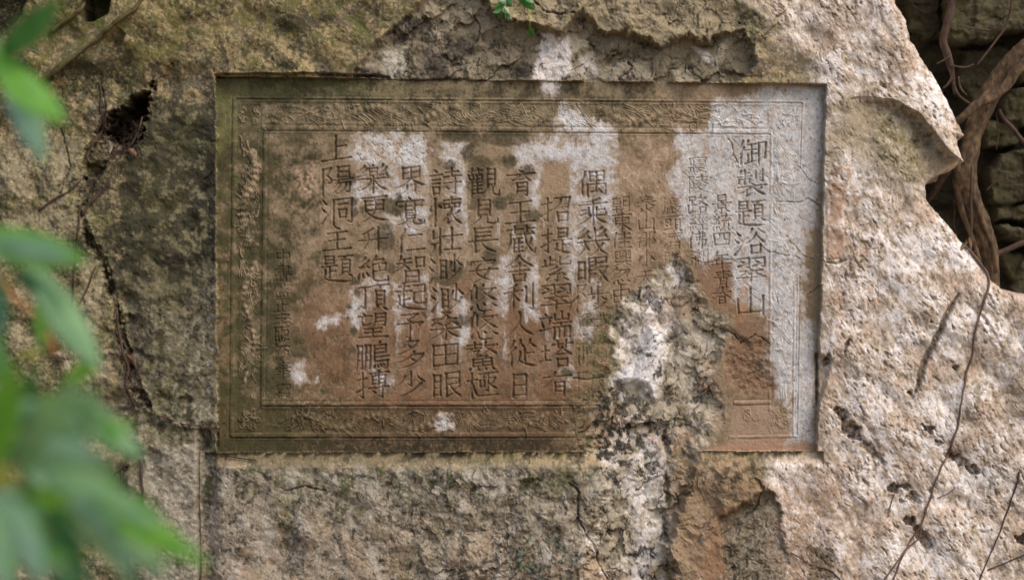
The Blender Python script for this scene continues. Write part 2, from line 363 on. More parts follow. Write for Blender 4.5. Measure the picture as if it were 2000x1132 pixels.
def dragon(p0, p1, half, rid, waves, amp_h=4.6, seed=0):
    """a sinuous dragon between p0 and p1 in a band of half-width 'half'"""
    r = random.Random(seed); L = math.dist(p0, p1); ex, ey = (p1[0] - p0[0]) / L, (p1[1] - p0[1]) / L; nx, ny = -ey, ex
    P = lambda s, q: (p0[0] + ex * s + nx * q, p0[1] + ey * s + ny * q)
    body = []; n = int(L / 5)
    ph = r.random() * 6
    for i in range(n + 1):
        s = L * i / n; body.append(P(s, math.sin(ph + s / L * waves * 6.283) * half * .62 + math.sin(s * .05 + 2) * 2))
    stroke(body, 10.5, 3.5, amp_h, rid, True)
    for i in range(2, n - 1, 2):                                   # fins, flames and claws along the body
        x, y = body[i]; dx, dy = body[i + 1][0] - body[i - 1][0], body[i + 1][1] - body[i - 1][1]; q = math.hypot(dx, dy) + 1e-6
        for sg in (-1, 1):
            if r.random() < .55:
                l = r.uniform(7, 17); bx, by = -dy / q * sg, dx / q * sg; k = r.uniform(-.3, 1.2); c = r.uniform(-.7, .7)
                pts = [(x + bx * (5 + l * f) - dx / q * l * k * f + dy / q * c * 8 * f * f, y + by * (5 + l * f) - dy / q * l * k * f - dx / q * c * 8 * f * f) for f in (0, .25, .5, .75, 1)]
                stroke(pts, r.uniform(1.8, 3.0), .8, r.uniform(2.0, 3.4), rid)
    for i in range(int(L / 26)):                                  # cloud curls
        s = r.uniform(8, L - 8); x, y = P(s, r.choice((-1, 1)) * r.uniform(.35, .95) * half)
        curl(x, y, r.random() * 6, r.uniform(4, 8.5), r.uniform(.8, 1.5), r.choice((-1, 1)), 1.5, 2.5, rid)
    hx, hy = P(6, body and 0)                                     # head: brow, jaw, horns, whiskers
    hx, hy = body[1]
    stroke([(hx - ex * 4, hy - ey * 4), (hx + ex * 10, hy + ey * 10)], 9, 7, amp_h + 1.2, rid)
    for a in (-.8, -.4, .4, .8, 2.6, -2.6):
        vx, vy = -ex * math.cos(a) - nx * math.sin(a), -ey * math.cos(a) - ny * math.sin(a)
        stroke([(hx, hy), (hx + vx * 9, hy + vy * 9), (hx + vx * 15 + nx * 3, hy + vy * 15 + ny * 3)], 2.2, .9, 3.2, rid)
def flames(x0, y0, x1, y1, n, rid, seed, along):
    """bundles of wavy flame and cloud lines filling a band"""
    r = random.Random(seed)
    for i in range(n):
        x = r.uniform(x0, x1); y = r.uniform(y0, y1); a = along + r.uniform(-.9, .9) + r.choice((0, 3.14)); bend = r.uniform(-.9, .9); l = r.uniform(14, 34)
        for k in range(r.choice((1, 2, 3))):
            q = k * 4.2; px, py = x - math.sin(a) * q, y + math.cos(a) * q; pts = [(px, py)]; aa = a
            for j in range(6):
                px += math.cos(aa) * l / 6; py += math.sin(aa) * l / 6; pts.append((px, py)); aa += bend * (.35 if j < 3 else -.6)
            if all(x0 - 5 < p[0] < x1 + 5 and y0 - 3 < p[1] < y1 + 3 for p in pts): stroke(pts, r.uniform(1.7, 2.6), .8, r.uniform(1.8, 3.2), rid)
def cloud_knot(x, y, r0, rid, seed, n=13):
    r = random.Random(seed)
    for i in range(n):
        a = r.random() * 6.28; q = r0 * math.sqrt(r.random())
        curl(x + q * math.cos(a), y + q * math.sin(a), r.random() * 6, r.uniform(3.5, 8), r.uniform(.5, 1.0), r.choice((-1, 1)), 1.9, 2.8, rid)
flames(522, 205, 1495, 246, 170, 1, 21, 0.2); flames(470, 262, 506, 780, 70, 2, 22, 1.5); flames(522, 804, 1120, 842, 90, 3, 23, 0.1); flames(1512, 262, 1548, 780, 80, 4, 24, 1.5)
dragon((905, 222), (560, 220), 22, 1, 2.2, 4.8, 1); dragon((1085, 224), (1420, 230), 22, 1, 2.2, 4.6, 3)
for k, (x, y) in enumerate([(540, 222), (935, 222), (1000, 224), (1045, 226), (1460, 230)]): cloud_knot(x, y, 19, 1, 40 + k, 9)
dragon((487, 300), (487, 745), 19, 2, 2.6, 5.6, 5); cloud_knot(486, 228, 22, 2, 61, 10)
dragon((870, 823), (545, 822), 19, 3, 2.2, 4.4, 7); dragon((905, 823), (1110, 822), 18, 3, 1.6, 3.4, 9)
dragon((1530, 300), (1528, 745), 19, 4, 2.4, 3.4, 11); cloud_knot(1532, 232, 21, 4, 71, 9)
cloud_knot(485, 818, 20, 5, 81, 16); cloud_knot(1520, 815, 22, 6, 82, 20); cloud_knot(1470, 815, 22, 6, 83, 9)
wear = np.clip(.75 + .7 * N40 + .5 * N90, .1, 1.1)
H += RELIEF * carve_fade * wear * (1 - .4 * sstep(1380, 1480, U))
# the sunk grounds of the ornament bands
for (pts, dp) in [([(520, 200), (1500, 207), (1500, 244), (520, 238)], 1.2), ([(464, 205), (510, 205), (508, 800), (460, 840)], 1.6), ([(516, 800), (1140, 799), (1140, 842), (516, 843)], 1.4)]:
    H -= poly(pts, 2.5, 1) * dp * carve_fade

# -- characters: glyph outlines rasterised, turned into a distance field, cut as V-shaped grooves
GN = 72
def glyph_sdf(ch):
    c = bpy.data.curves.new('glyph', 'FONT'); c.body = ch; c.size = 1.0; c.resolution_u = 3
    o = bpy.data.objects.new('glyph', c); COL.objects.link(o)
    dg = bpy.context.evaluated_depsgraph_get(); m = o.evaluated_get(dg).to_mesh()
    m.calc_loop_triangles()
    co = np.array([v.co[:2] for v in m.vertices], F32); tris = [tuple(t.vertices) for t in m.loop_triangles]
    bm = np.zeros((GN, GN), bool)
    g = (np.arange(GN, dtype=F32) + .5) / GN
    gx, gy = np.meshgrid(g * 1.16 - .08, .96 - g * 1.16)      # em box: x 0..1, y -0.12..0.88
    for a, b_, c_ in tris:
        A, B, C_ = co[a], co[b_], co[c_]
        e = lambda P, Q: (Q[0] - P[0]) * (gy - P[1]) - (Q[1] - P[1]) * (gx - P[0])
        s1, s2, s3 = e(A, B), e(B, C_), e(C_, A)
        bm |= ((s1 >= 0) & (s2 >= 0) & (s3 >= 0)) | ((s1 <= 0) & (s2 <= 0) & (s3 <= 0))
    bpy.data.objects.remove(o); bpy.data.curves.remove(c)
    def edt(mask):
        BIGN = 1e6; f = np.where(mask, 0, BIGN).astype(F32); i = np.arange(GN, dtype=F32); D2 = (i[:, None] - i[None, :]) ** 2
        g1 = (f[None, :, :] + D2[:, :, None]).min(1)
        return np.sqrt((g1[:, None, :] + D2[None, :, :]).min(2))
    return (edt(~bm) - edt(bm)) / GN * 1.16           # + inside, in em
# brush-written characters: strokes on a 0..99 grid. H level, V upright, N needle, G hooked upright, P falling left, A falling right, D dot, T rising, Z turning, C curved
PARTS = {
 'ri': 'V15051595 Z150885088595 H18508250 H15908590', 'mu': 'V18031897 Z180682068297 H20358035 H20628062 H18928292',
 'yue': 'P220422600598 Z2206820682946886 H24358035 H22628062', 'kou': 'V15122092 Z151488128090 H20868286', 'ren': 'P900460351058 N58355898',
 'shui': 'D20067024 D05365252 T10968562', 'shou': 'H08289222 G580258933084 T05729550', 'tu': 'H20368232 V50065088 H04909688',
 'shu': 'H05309528 V50045097 P483230620688 A523270629690', 'yan': 'D40025812 H04269622 H22427840 H22567854 [kou18648499]',
 'ye': 'H05089505 P50083624 [mu16248482] P40821299 D60829098', 'xin': 'D15450878 C3030367850948088 D50186040 D82259850', 'chi': 'P80042040 P90280862 N58505898',
 'fu': 'Z140986065032 C503290505860 V14081498', 'bei': 'H20358032'}
BRUSH = {
 '上': 'V48084888 H48457842 H06909486', '主': 'D42045816 H20308027 H26567454 V50305088 H06909488', '王': 'H16188415 H22527850 V50185086 H05889586',
 '山': 'V50065088 V12401488 H14888886 V88348898', '人': 'P500645500692 A483865689690', '日': '[ri22087894]', '田': 'V12161490 Z121888158690 H16528450 V50185086 H14888686',
 '仁': '[ren02044098] H48328630 H42829680', '少': 'G500650583850 P30241054 D70229244 P845050801298', '升': 'P50061226 H06489644 P342032601096 N68046898',
 '有': 'H06249620 P440430400662 [yue32408298]', '見': '[mu22047866] P406630840898 C60666088829494909476', '長': 'V24062450 H24087806 H24227220 H24367234 H05529550 V24522692 T26925078 A445460769696',
 '安': 'D46045414 D14181032 Z142288208032 C443030627692 P704850801498 H06549652', '育': 'D44025610 H06209418 P48222638 H26387236 D66288044 [yue26467898]',
 '舍': 'P500230260442 A500470269844 H28427240 H18588256 V50305072 [kou24687698]', '利': 'P400430121616 H05305826 N32163296 P303420540476 D36405060 V70147064 G900490927684',
 '從': '[chi00003699] P50024026 D52146028 P78027026 D80149630 V62346286 H62528850 P484444723494 A447064889896',
 '悠': '[ren00022860] V32143250 P54044424 H46229018 P802060443860 A522670449660 [xin08609499]',
 '觀': 'H04104608 V14021418 V34023418 [kou02222240] [kou26224840] P16400458 V14481498 P28402650 H14504648 H14624460 H14744472 V30503086 H14884886 [mu56049064] P646456824496 C78647890889698989880',
 '極': '[shu00043498] H40129610 P54124836 [kou40325860] H64309028 P883078506264 A664080569668 H36909888 G691066745668',
 '鰲': 'H04124610 V26022622 H06244622 P202410360244 Z243240303446 P60025020 H56169414 P841670325046 A602078349646 P44463054 Z325264505858 V22602284 Z226078587884 H22727870 V50605084 H22847882 D18881098 D38884098 D58886298 D78888898',
 '詩': '[yan00044096] H50189016 V70047032 H44349832 H46569854 G803880946688 D52666076',
 '懷': 'D08260446 V18021898 D28243634 H44129410 V68026822 Z442492229036 V44244638 V60246036 V76247636 H46389036 P684256663882 V56605690 T56907080 P90507462 A685480769894',
 '壯': 'V30043098 V10141040 H10403038 H06603058 P14620690 H40369834 V68046882 H44849482', '渺': '[shui00042696] [mu30165684] G760476606654 P68265850 D84229840 P945076764898',
 '桑': 'Z380462034024 A440852146626 Z082636250848 A123226404250 Z542684255448 A603274409250 H04629660 V50485098 P466430800892 A546470809492',
 '眼': '[mu02083488] Z460888068848 H48288626 H48488646 V46084892 T48926880 P90567268 A605076769896',
 '界': 'V24042644 Z240678047644 H28247422 V50045042 H26447642 P504432640474 A504470629672 P386834862298 N64666498',
 '寬': 'D46025410 D12140828 Z121890168228 H18348632 V36243644 V64246444 [mu30467278] P407834901298 C60786090709892969484 D74808688',
 '智': 'P18040824 H14164814 H04305028 P281624400256 D30344650 [kou58089448] [ri24548099]',
 '起': 'H12144412 V28022846 H04305028 V28462874 H28584656 P144614700290 A106640869894 Z581290109036 H58369034 C58365866727494729460',
 '予': 'Z220876065024 D40226036 Z084090388050 G504050943486', '多': 'P460234221432 Z381072087208 P720850341052 D40205028 P584442661078 Z485686548654 P865460841299 D48666074',
 '樂': 'P50024412 V38144040 Z381464126240 H40266224 H40406238 P24040822 P30140838 T04403034 P80027020 P92127036 T70389632 D88289642 H04509648 V50425098 P465230780690 A545270769690',
 '更': 'H10109008 V20202256 Z202280207856 H22387836 H22567854 P501048660698 A245854849696',
 '絕': 'P24040822 P34140640 T06423436 D28323842 D06620284 D16601878 D28583674 P60024424 Z541682147430 V48325086 Z483290308858 V68306858 H48588856 C48585090709698949880',
 '頂': 'H04164014 G241624900880 [ye44049898]', '望': 'D18022612 H04164614 C181620464640 P580656404656 Z5808900688507846 H58228820 H58368834 H22628060 H26767674 V50625090 H06929690',
 '鵬': '[yue00062296] [yue24064696] P72026412 V56145666 Z561490128840 H58268824 H58408638 H56549852 H56689466 Z5668966692948088 D58785490 D66786888 D74767886 D82768684',
 '摶': '[shou00043496] H40109808 V68026850 V48184846 Z481888168646 H48328630 H48468644 D80489056 H38609858 G805480946688 D50686078',
 '陽': '[fu00003699] [ri44029244] H38509848 P545246703480 Z4662906086947688 P626252803894 P786268865098', '洞': '[shui00042696] V38103898 Z3810960894948086 H52288226 [kou50428278]',
 '題': '[ri06024434] H02425040 V26422680 H26604458 P125210780092 A087430909896 H54089806 P74086818 [mu58189466] P68665678 D82669678',
 '浴': '[shui00042696] P56044424 D74049422 P682054443058 A682282449858 [kou46608896]',
 '製': 'P14020612 H08144012 H02244822 V26022650 V08340848 Z083442324046 V62086236 G840284467440 D48505656 H04629660 P466230760686 V32743296 T32965286 P82686878 A506470829698',
 '御': '[chi00002899] P40043220 H38206418 H30406638 V50205084 V38563884 H50566654 T30886680 Z7216961494728668 N72167298',
 '翠': 'Z0608440644403236 D14142822 T08364026 Z5408940694408236 D62147622 T56368826 D46445450 H14548652 P34541872 D36565066 P68546068 D66608470 H04789676 N50625099',
 '偶': '[ren00023298] V42084444 Z421088088644 H44268624 H44448642 V64106484 V36543698 Z3656945494948288 T50827878 D72708286',
 '乘': 'P700250102614 H06249420 V50105098 H14443642 V36343864 V60346264 T10603654 H62448642 C626086629052 P466030800692 A546070789692',
 '幾': 'P26021016 P36121032 T06343630 D32244238 P76026014 P88106232 T58349030 D84249436 H04509846 C5402584874809496 P805664804096 P264622740298 D28603876',
 '暇': '[ri02182884] V38123896 Z381258105636 H40245622 H40385636 H40545852 H40685866 Z641290108830 H64308828 Z604694446498 A685280749898',
 '陟': '[fu00003699] V66026640 H66208818 V48204840 H38429840 G684268765870 P54504266 D78509464 P907070884298',
 '隱': '[fu00003699] P860268084412 D48145222 D64126820 P84107622 H46288826 V66286642 H46428840 Z445088488664 H46588656 H44668664 [xin38689899]',
 '招': '[shou00043696] Z4408940688447640 P640858344050 [kou48569296]', '提': '[shou00043696] [ri48049042] H40509848 V68506886 H68689066 P526048783694 A468068929898',
 '紫': 'V26042634 H26184216 V10161036 T04404632 P86066020 C5804603492349422 P46422656 P64502470 T24727866 D64627674 G507050964090 D30781494 D68788894',
 '端': 'D18042414 H04223820 D08301454 P32282456 T02664058 V70027028 V48125030 V90128830 H50308828 H44429840 P68426254 V46564698 Z4656965494928488 V62566290 V78567890',
 '塔': '[tu00183478] H38209818 V54085630 V80087830 P682856443660 A683080449860 H52548252 [kou48668898]',
 '小': 'G500650903880 D28381266 D72348862', '天': 'H22207818 H08469244 P502036680896 A505068789696', '下': 'H08169414 V50165096 D56407454', '四': 'V12201684 Z122088188484 P402238462656 C622262527852 H16828482',
 '年': 'P30041034 H24228020 H24468044 H06689666 V28462868 N52225298', '青': 'H18128210 H24267424 H08409438 V50025040 [yue24447698]', '春': 'H18108208 H24227620 H08369434 V50025034 P463630540668 A543674549468 [ri30567098]', '景': '[ri26027436] D48365242 H06489446 [kou26547474] G507050964092 D30781692 D70788692',
 '東': 'H08129210 V20262256 Z202680267856 H22407840 H22548054 V50025098 P465630760692 A545672769692', '佳': '[ren00023098] H42169014 V66046640 H38409638 H42629060 V66486688 H36909888', '由': 'V14261692 Z142688268692 V50045090 H16588656 H16908690', '忽': 'P30020824 Z201690167648 P521238321048 P722252462256 [xin08589498]',
 '中': 'V14241660 Z142488248658 H16568656 N50045098', '書': 'Z201080107842 H04269624 H20427840 H18548252 H06669464 V50025066 [ri26707498]', '正': 'H12129010 V50125088 H50488446 V24442688 H04909688', '字': 'D46025212 D12161032 Z121890188230 Z264074405454 G505450964088 H06689466',
 '臣': 'V14081692 H14108808 V50105032 H16323032 Z163284328264 H16648262 V50645090 H16909088', '吳': '[kou28027232] V22402458 C224024568456 H08649462 P466430820896 A546472829496', '奉': 'H20148012 H26287626 H06429440 P500424480866 A544276609270 H28647262 H18788276 V50485098', '泰': 'H20128010 H26247622 H08369434 P500224480862 A543676529460 G504250964088 T26884678 D26703478 P82686274 A54707688',
 '頭': 'H06104208 [kou08204044] D12521864 P36523064 T02844678 [ye48029898]', '佛': '[ren00022898] Z381684168434 H44348432 V44344250 Z4250925088767884 P560256603296 V72047298', '路': '[kou04044230] V24322490 H24544252 V06520892 T06924884 P64024424 Z561888145450 A563078489862 [kou54629298]',
 '蔵': 'H08129210 V32023222 V68026820 P183018600496 H18309028 V30443088 H30445642 V44444460 H30605658 V44604488 H30745672 H30885886 C6222666092969678 P844670765298 D82169026'}
def strokes_of(txt, x0=0, y0=0, x1=99, y1=99):
    out = []
    for tok in txt.replace('[', ' [').split():
        if tok[0] == '[':
            n = tok.strip('[]'); k = len(n) - 8; q = [int(n[k + 2 * i:k + 2 * i + 2]) for i in range(4)]
            f = lambda v, a, b: a + v / 99 * (b - a)
            out += strokes_of(PARTS[n[:k]], f(q[0], x0, x1), f(q[1], y0, y1), f(q[2], x0, x1), f(q[3], y0, y1))
        else:
            d = tok[1:]; pts = [(x0 + int(d[i:i + 2]) / 99 * (x1 - x0), y0 + int(d[i + 2:i + 4]) / 99 * (y1 - y0)) for i in range(0, len(d), 4)]
            out.append((tok[0], pts))
    return out
def brush_field(ch, gx, gy, rr):
    """signed stroke depth (+ inside) in em for points gx, gy in 0..1"""
    best = np.full(gx.shape, -1, F32)
    for kind, pts in strokes_of(BRUSH[ch]):
        p = [(a / 99 + rr.uniform(-.008, .008), b / 99 + rr.uniform(-.008, .008)) for a, b in pts]
        if kind in 'PAD' or (kind == 'C' and len(p) == 3):
            if len(p) == 2:
                (a, b), (c, d) = p; bow = .07 if kind == 'P' else -.07; p = [p[0], ((a + c) / 2 + (d - b) * bow, (b + d) / 2 - (c - a) * bow), p[1]]
            (a, b), (m, n), (c, d) = p; cx, cy = 2 * m - (a + c) / 2, 2 * n - (b + d) / 2
            p = [((1 - t) ** 2 * a + 2 * t * (1 - t) * cx + t * t * c, (1 - t) ** 2 * b + 2 * t * (1 - t) * cy + t * t * d) for t in np.linspace(0, 1, 8)]
        dd, par = seg_d(gx, gy, p); t = par / (len(p) - 1)
        w = .032
        if kind == 'H': r_ = w * (.74 + .42 * np.exp(-((t - 1) / .10) ** 2) + .22 * np.exp(-(t / .08) ** 2))
        elif kind in 'V': r_ = w * (1.06 + .30 * np.exp(-(t / .10) ** 2) + .12 * np.exp(-((t - 1) / .1) ** 2))
        elif kind == 'N': r_ = w * (1.12 + .25 * np.exp(-(t / .10) ** 2)) * np.clip((1.03 - t) * 4, .2, 1)
        elif kind in 'GZ':
            k = len(p) - 1; r_ = w * (.86 + .30 * np.exp(-((par - 1) / .10) ** 2) + .16 * (par > 1))
            if kind == 'G' or len(p) > 3: r_ = r_ * np.where(par > k - 1, np.clip(1.25 - (par - k + 1), .25, 1.25), 1)
        elif kind == 'P': r_ = w * (1.30 - 1.0 * t ** 1.3)
        elif kind == 'A': r_ = w * np.where(t < .8, .55 + 1.25 * t, np.clip((1.03 - t) * 7.2, .2, 1.6))
        elif kind == 'D': r_ = w * np.where(t < .75, .5 + 1.25 * t, 1.44 - 2 * (t - .75))
        elif kind == 'T': r_ = w * (1.35 - 1.05 * t)
        else: r_ = w * np.where(par > len(p) - 2, 1.1 - .5 * (par - len(p) + 2), .95)
        best = np.maximum(best, r_ - dd)
    return best
COLUMNS = [   # centre u, pairs (character, centre v), size, depth, legibility
    (1467, '御299 製358 題417 浴472 翠527 山588', 66, 5.0, 1.0),
    (1410, '景399 統434 四467 年510 青545 春577', 44, 4.0, .98),
    (1364, '寢322 陵360 路400 經434 佛469 剎503', 44, 3.8, .9),
    (1313, '巖402 頭437 濟470 勝506', 42, 3.6, .8),
    (1263, '泰400 山434 邵468 小505 天541 下573', 42, 3.6, .85),
    (1214, '朝400 東435 佳470 興505 忽540 由575', 44, 3.9, .95),
    (1157, '偶358 乘414 幾473 暇526 陟580 巑638 岏694 隱750', 66, 4.8, 1.0),
    (1086, '招410 提470 紫525 翠580 端636 塔690 有750', 66, 5.0, 1.0),
    (1015, '育358 王414 蔵470 舍525 利582 人634 從690 日751', 66, 5.0, 1.0),
    (943, '觀356 見414 長470 安526 悠582 悠636 鰲695 極751', 67, 5.2, 1.0),
    (871, '詩355 懷414 壯470 渺526 渺582 桑636 田692 眼752', 66, 5.2, 1.0),
    (801, '界352 寬412 仁471 智525 起580 予637 多690 少748', 67, 5.2, 1.0),
    (729, '樂350 更408 升470 絕526 頂580 望636 鵬696 摶752', 67, 5.4, 1.0),
    (658, '上290 陽352 洞412 主466 題525', 66, 5.4, 1.0),
    (551, '中502 書533 監567 正596 字625 臣652 吳674 臺697 奉722 寫763', 37, 3.9, .95)]
GROOVE = np.zeros_like(U); CHAR_ID = np.zeros(U.shape, np.int16); CHARS = []
cache = {}
r = random.Random(3)
for (uc, txt, size, depth, leg) in COLUMNS:
    for tok in txt.split():
        ch, vc = tok[0], float(tok[1:])
        brush = ch in BRUSH
        if not brush and ch not in cache: cache[ch] = glyph_sdf(ch)
        sdf = cache.get(ch)
        sz = size * .95 * (1 + r.uniform(-.05, .05)); wx = sz * (.98 if brush else 1.02); wy = sz * (.86 if brush else .90)
        du0 = r.uniform(-2, 2); tilt = .075 + r.uniform(-.02, .02)
        b = box(uc - sz * .62, vc - sz * .62, uc + sz * .62, vc + sz * .62)
        x = (U[b] - uc - du0 + 1.0 * WSM[b]) ; y = (V[b] - vc + x * tilt + 1.0 * WARP1[b])
        gx = (x / wx + .5); gy = (y / wy + .5)                # 0..1 over the em box
        if brush:
            dpx = brush_field(ch, gx, gy, r) * sz + (.55 if size > 50 else .45) + .5 * N12[b] + .3 * N5[b]
        else:
            px = (gx + .08) / 1.16 * GN - .5; py = (gy + .08) / 1.16 * GN - .5
            ok = (px > 0) & (px < GN - 1.01) & (py > 0) & (py < GN - 1.01)
            pxc = np.clip(px, 0, GN - 1.01); pyc = np.clip(py, 0, GN - 1.01)
            i = pxc.astype(int); j = pyc.astype(int); fx_ = pxc - i; fy_ = pyc - j
            s = (sdf[j, i] * (1 - fx_) + sdf[j, i + 1] * fx_) * (1 - fy_) + (sdf[j + 1, i] * (1 - fx_) + sdf[j + 1, i + 1] * fx_) * fy_
            dpx = np.where(ok, s * sz, -9) + (.75 if size > 50 else -.35) + .75 * N12[b] + .35 * N5[b]
        cut = sstep(-.4, 3.1 if size > 50 else 2.2, dpx)
        wear_ = leg * np.clip(1.08 + .65 * N40[b] + .35 * N12[b], .4, 1.15) * np.clip(carve_fade[b] * 1.05, 0, 1)
        if uc == 1157 and vc > 560: wear_ = wear_ * np.clip((.55 if ch in '陟隱' else .22) + 1.1 * N40[b], .02, .8)
        gr = cut * wear_; depth_ = depth * .85
        GROOVE[b] = np.maximum(GROOVE[b], gr)
        H[b] -= gr * depth_ + np.exp(-((dpx + 1.6) / 1.3) ** 2) * .35 * -1 * wear_
        CHARS.append(ch); CHAR_ID[b] = np.where((gr > .16) & (ch not in '巑岏陟'), len(CHARS), CHAR_ID[b])
# faint scratched marks on the pale patch, top middle
for k in range(46):
    u0 = r.uniform(725, 835); v0 = r.uniform(268, 312); a = r.uniform(0, 3.14); l = r.uniform(3, 8)
    H -= line_mask([(u0, v0), (u0 + math.cos(a) * l, v0 + math.sin(a) * l)], 1.1, .8, 0) * 1.3
# hairline cracks
CRACKS = [([(1518, 397), (1548, 396), (1575, 386), (1602, 402)], 1.7, 5), ([(1545, 470), (1570, 500), (1590, 508)], 1.2, 3), ([(1560, 330), (1580, 350), (1602, 362)], 1.2, 3),
          ([(1478, 470), (1500, 490), (1540, 505), (1568, 506)], 1.3, 3), ([(1572, 575), (1602, 552)], 1.2, 4), ([(1424, 274), (1432, 300), (1445, 315)], 1.8, 4),
          ([(1110, 610), (1125, 588), (1132, 580)], 1.3, 4), ([(1130, 625), (1150, 610)], 1.2, 3), ([(780, 420), (800, 440), (830, 452)], 1, 2), ([(700, 300), (730, 330)], .9, 2),
          ([(1340, 500), (1380, 512), (1440, 508)], 1.2, 3), ([(1420, 645), (1436, 655), (1448, 670)], 1.8, 6), ([(1448, 668), (1475, 650), (1502, 668)], 1.8, 6),
          ([(1300, 250), (1330, 262)], 1, 2), ([(420, 335), (408, 345), (395, 350)], 2, 6), ([(1440, 320), (1500, 350), (1520, 380)], .8, 1.6), ([(1128, 200), (1145, 240), (1160, 262)], .9, 2),
          ([(1210, 740), (1150, 742), (1120, 740)], 1.6, 5), 
          ([(700, 152), (820, 156), (960, 156)], 1.6, 5), ([(560, 146), (600, 142), (680, 148)], 1.5, 5), ([(640, 955), (600, 945), (560, 960)], 2, 6), ([(1108, 945), (1130, 960), (1128, 1010)], 3, 7),
          ([(1128, 1010), (1165, 1080), (1190, 1150)], 2, 8), ([(120, 250), (140, 330), (120, 380)], 2, 5), ([(200, 160), (205, 230)], 2, 5), ([(1040, 0), (1060, 20), (1120, 34)], 2.5, 8)]
CR = np.zeros_like(U)
for pts, w, dp in CRACKS:
    k = line_mask(pts, w * (.62 if w < 2 else .8), 1.0, 9) * sstep(-.75, .1, N12 + .3 * N40); H -= k * dp * .75; CR = np.maximum(CR, k)

# the right-hand outline of the rock: beyond it the rock turns away
BORD = [(1715, -900), (1742, 0), (1750, 18), (1765, 42), (1775, 80), (1796, 112), (1822, 150), (1846, 195), (1864, 236), (1881, 265), (1868, 272), (1866, 284), (1878, 318),
        (1838, 332), (1820, 348), (1806, 362), (1809, 392), (1830, 418), (1858, 450), (1885, 484), (1912, 520), (1932, 548), (1956, 569), (2000, 582), (2100, 604), (2400, 640), (2900, 700)]
vb = box(1600, -900, 2900, 1500)
void = BORD + [(3200, 700), (3200, -900)]
bs = np.full(U.shape, -400, F32)
d, _ = seg_d(U[vb] + WSM[vb] * 2.2, V[vb] + N12[vb] * 2.2, BORD)
bs[vb] = np.where(inside(U[vb] + WSM[vb] * 2.2, V[vb] + N12[vb] * 2.2, void), d, -d)
H -= np.where(bs > -34, (np.clip(1 + bs / 34, 0, 1)) ** 2 * 16, 0)
H -= np.where(bs > 0, np.minimum(bs * 16, 520), 0)

# ------------------------------------------------------------------ COLOURS (albedo, mostly the stone's own staining, with a painted highlight on the relief)
C = np.zeros(U.shape + (3,), F32)
GRAIN = .55 * fbm(U / 6.5, V / 6.5, 140, 3) + .30 * perlin(U / 2.9, V / 2.9, 141) + .25 * fbm(U / 17, V / 17, 142, 2)
def lay(rgb, m, sat=.80):
    g = sum(rgb) / 3; rgb = [g + (c - g) * sat for c in rgb]
    m = np.clip(m, 0, 1); m = np.clip(m + 4 * m * (1 - m) * GRAIN, 0, 1)          # soft borders break up into grains
    C[...] += (lin(*rgb) - C) * m[..., None]
n1 = fbm(U / 75, V / 75, 101, 5); n2 = fbm(U / 30, V / 30, 102, 4); n3 = fbm(U / 9, V / 9, 103, 3); n4 = fbm(U / 150, V / 110, 104, 4)
n5 = perlin(U / 3.4, V / 3.4, 105); drip = fbm(U / 14, V / 130, 106, 4); n6 = fbm(U / 18, V / 18, 107, 4)
C[...] = lin(158, 138, 104)
# --- upper left: khaki stone, moss, grey lichen
lay((186, 166, 130), sstep(.05, .55, n3 + .5 * n2))
lay((128, 122, 74), sstep(-.05, .5, n1 + .5 * n3) * .75)
lay((104, 102, 44), sstep(.12, .5, n4 + .4 * n2) * .6)
lay((96, 84, 70), sstep(.05, .4, -n1 + .5 * n2 + .3 * n3) * .75)
lay((66, 58, 48), sstep(.3, .6, n6 + .35 * n3 - .25 * n4) * .8)
lay((58, 54, 44), sstep(.55, .7, n3 + .3 * n5) * .6)
for (u, v) in ((706, 60), (748, 52)): lay((88, 84, 40), blob(u, v, 11, 9, 0, .4, 5) * .9)
vst = fbm(U / 38 + .7 * n1 + .25 * n2, V / 150 + .5 * n1, 130, 5)
fine = fbm(U / 5.5, V / 5.5, 108, 3)
lay((196, 178, 142), sstep(.15, .5, fine + .4 * n2) * .6); lay((62, 56, 46), sstep(.28, .5, fbm(U / 6.5, V / 6.5, 109, 3) + .3 * n2) * .65)
lay((104, 94, 80), sstep(.0, .35, fbm(U / 110, V / 75, 110, 4) + .5 * n3) * .7)
# dark strip at the left of the panel
ls = sstep(215, 250, U + 30 * n2) * sstep(428, 420, U) * sstep(160, 230, V)
lay((116, 106, 76), ls)
lay((118, 112, 70), ls * sstep(0, .4, n1) * sstep(520, 300, V))
lay((50, 48, 34), ls * sstep(-.12, .2, n2 + .5 * n3 + .35 * sstep(640, 420, V) + .2 * n4 - .12) * .95)
lay((38, 36, 26), ls * blob(365, 470, 62, 150, 4, .5, 30) * sstep(-.12, .12, n2 + .6 * n3) * .85)
lay((176, 164, 140), ls * sstep(-.05, .3, n6 + .4 * n3) * sstep(520, 640, V) * .7)
lay((168, 156, 136), ls * sstep(.15, .45, n3 - .25 * n2) * sstep(480, 680, V) * .75)
lay((62, 56, 48), ls * sstep(.2, .4, n6) * sstep(860, 760, V) * .6)
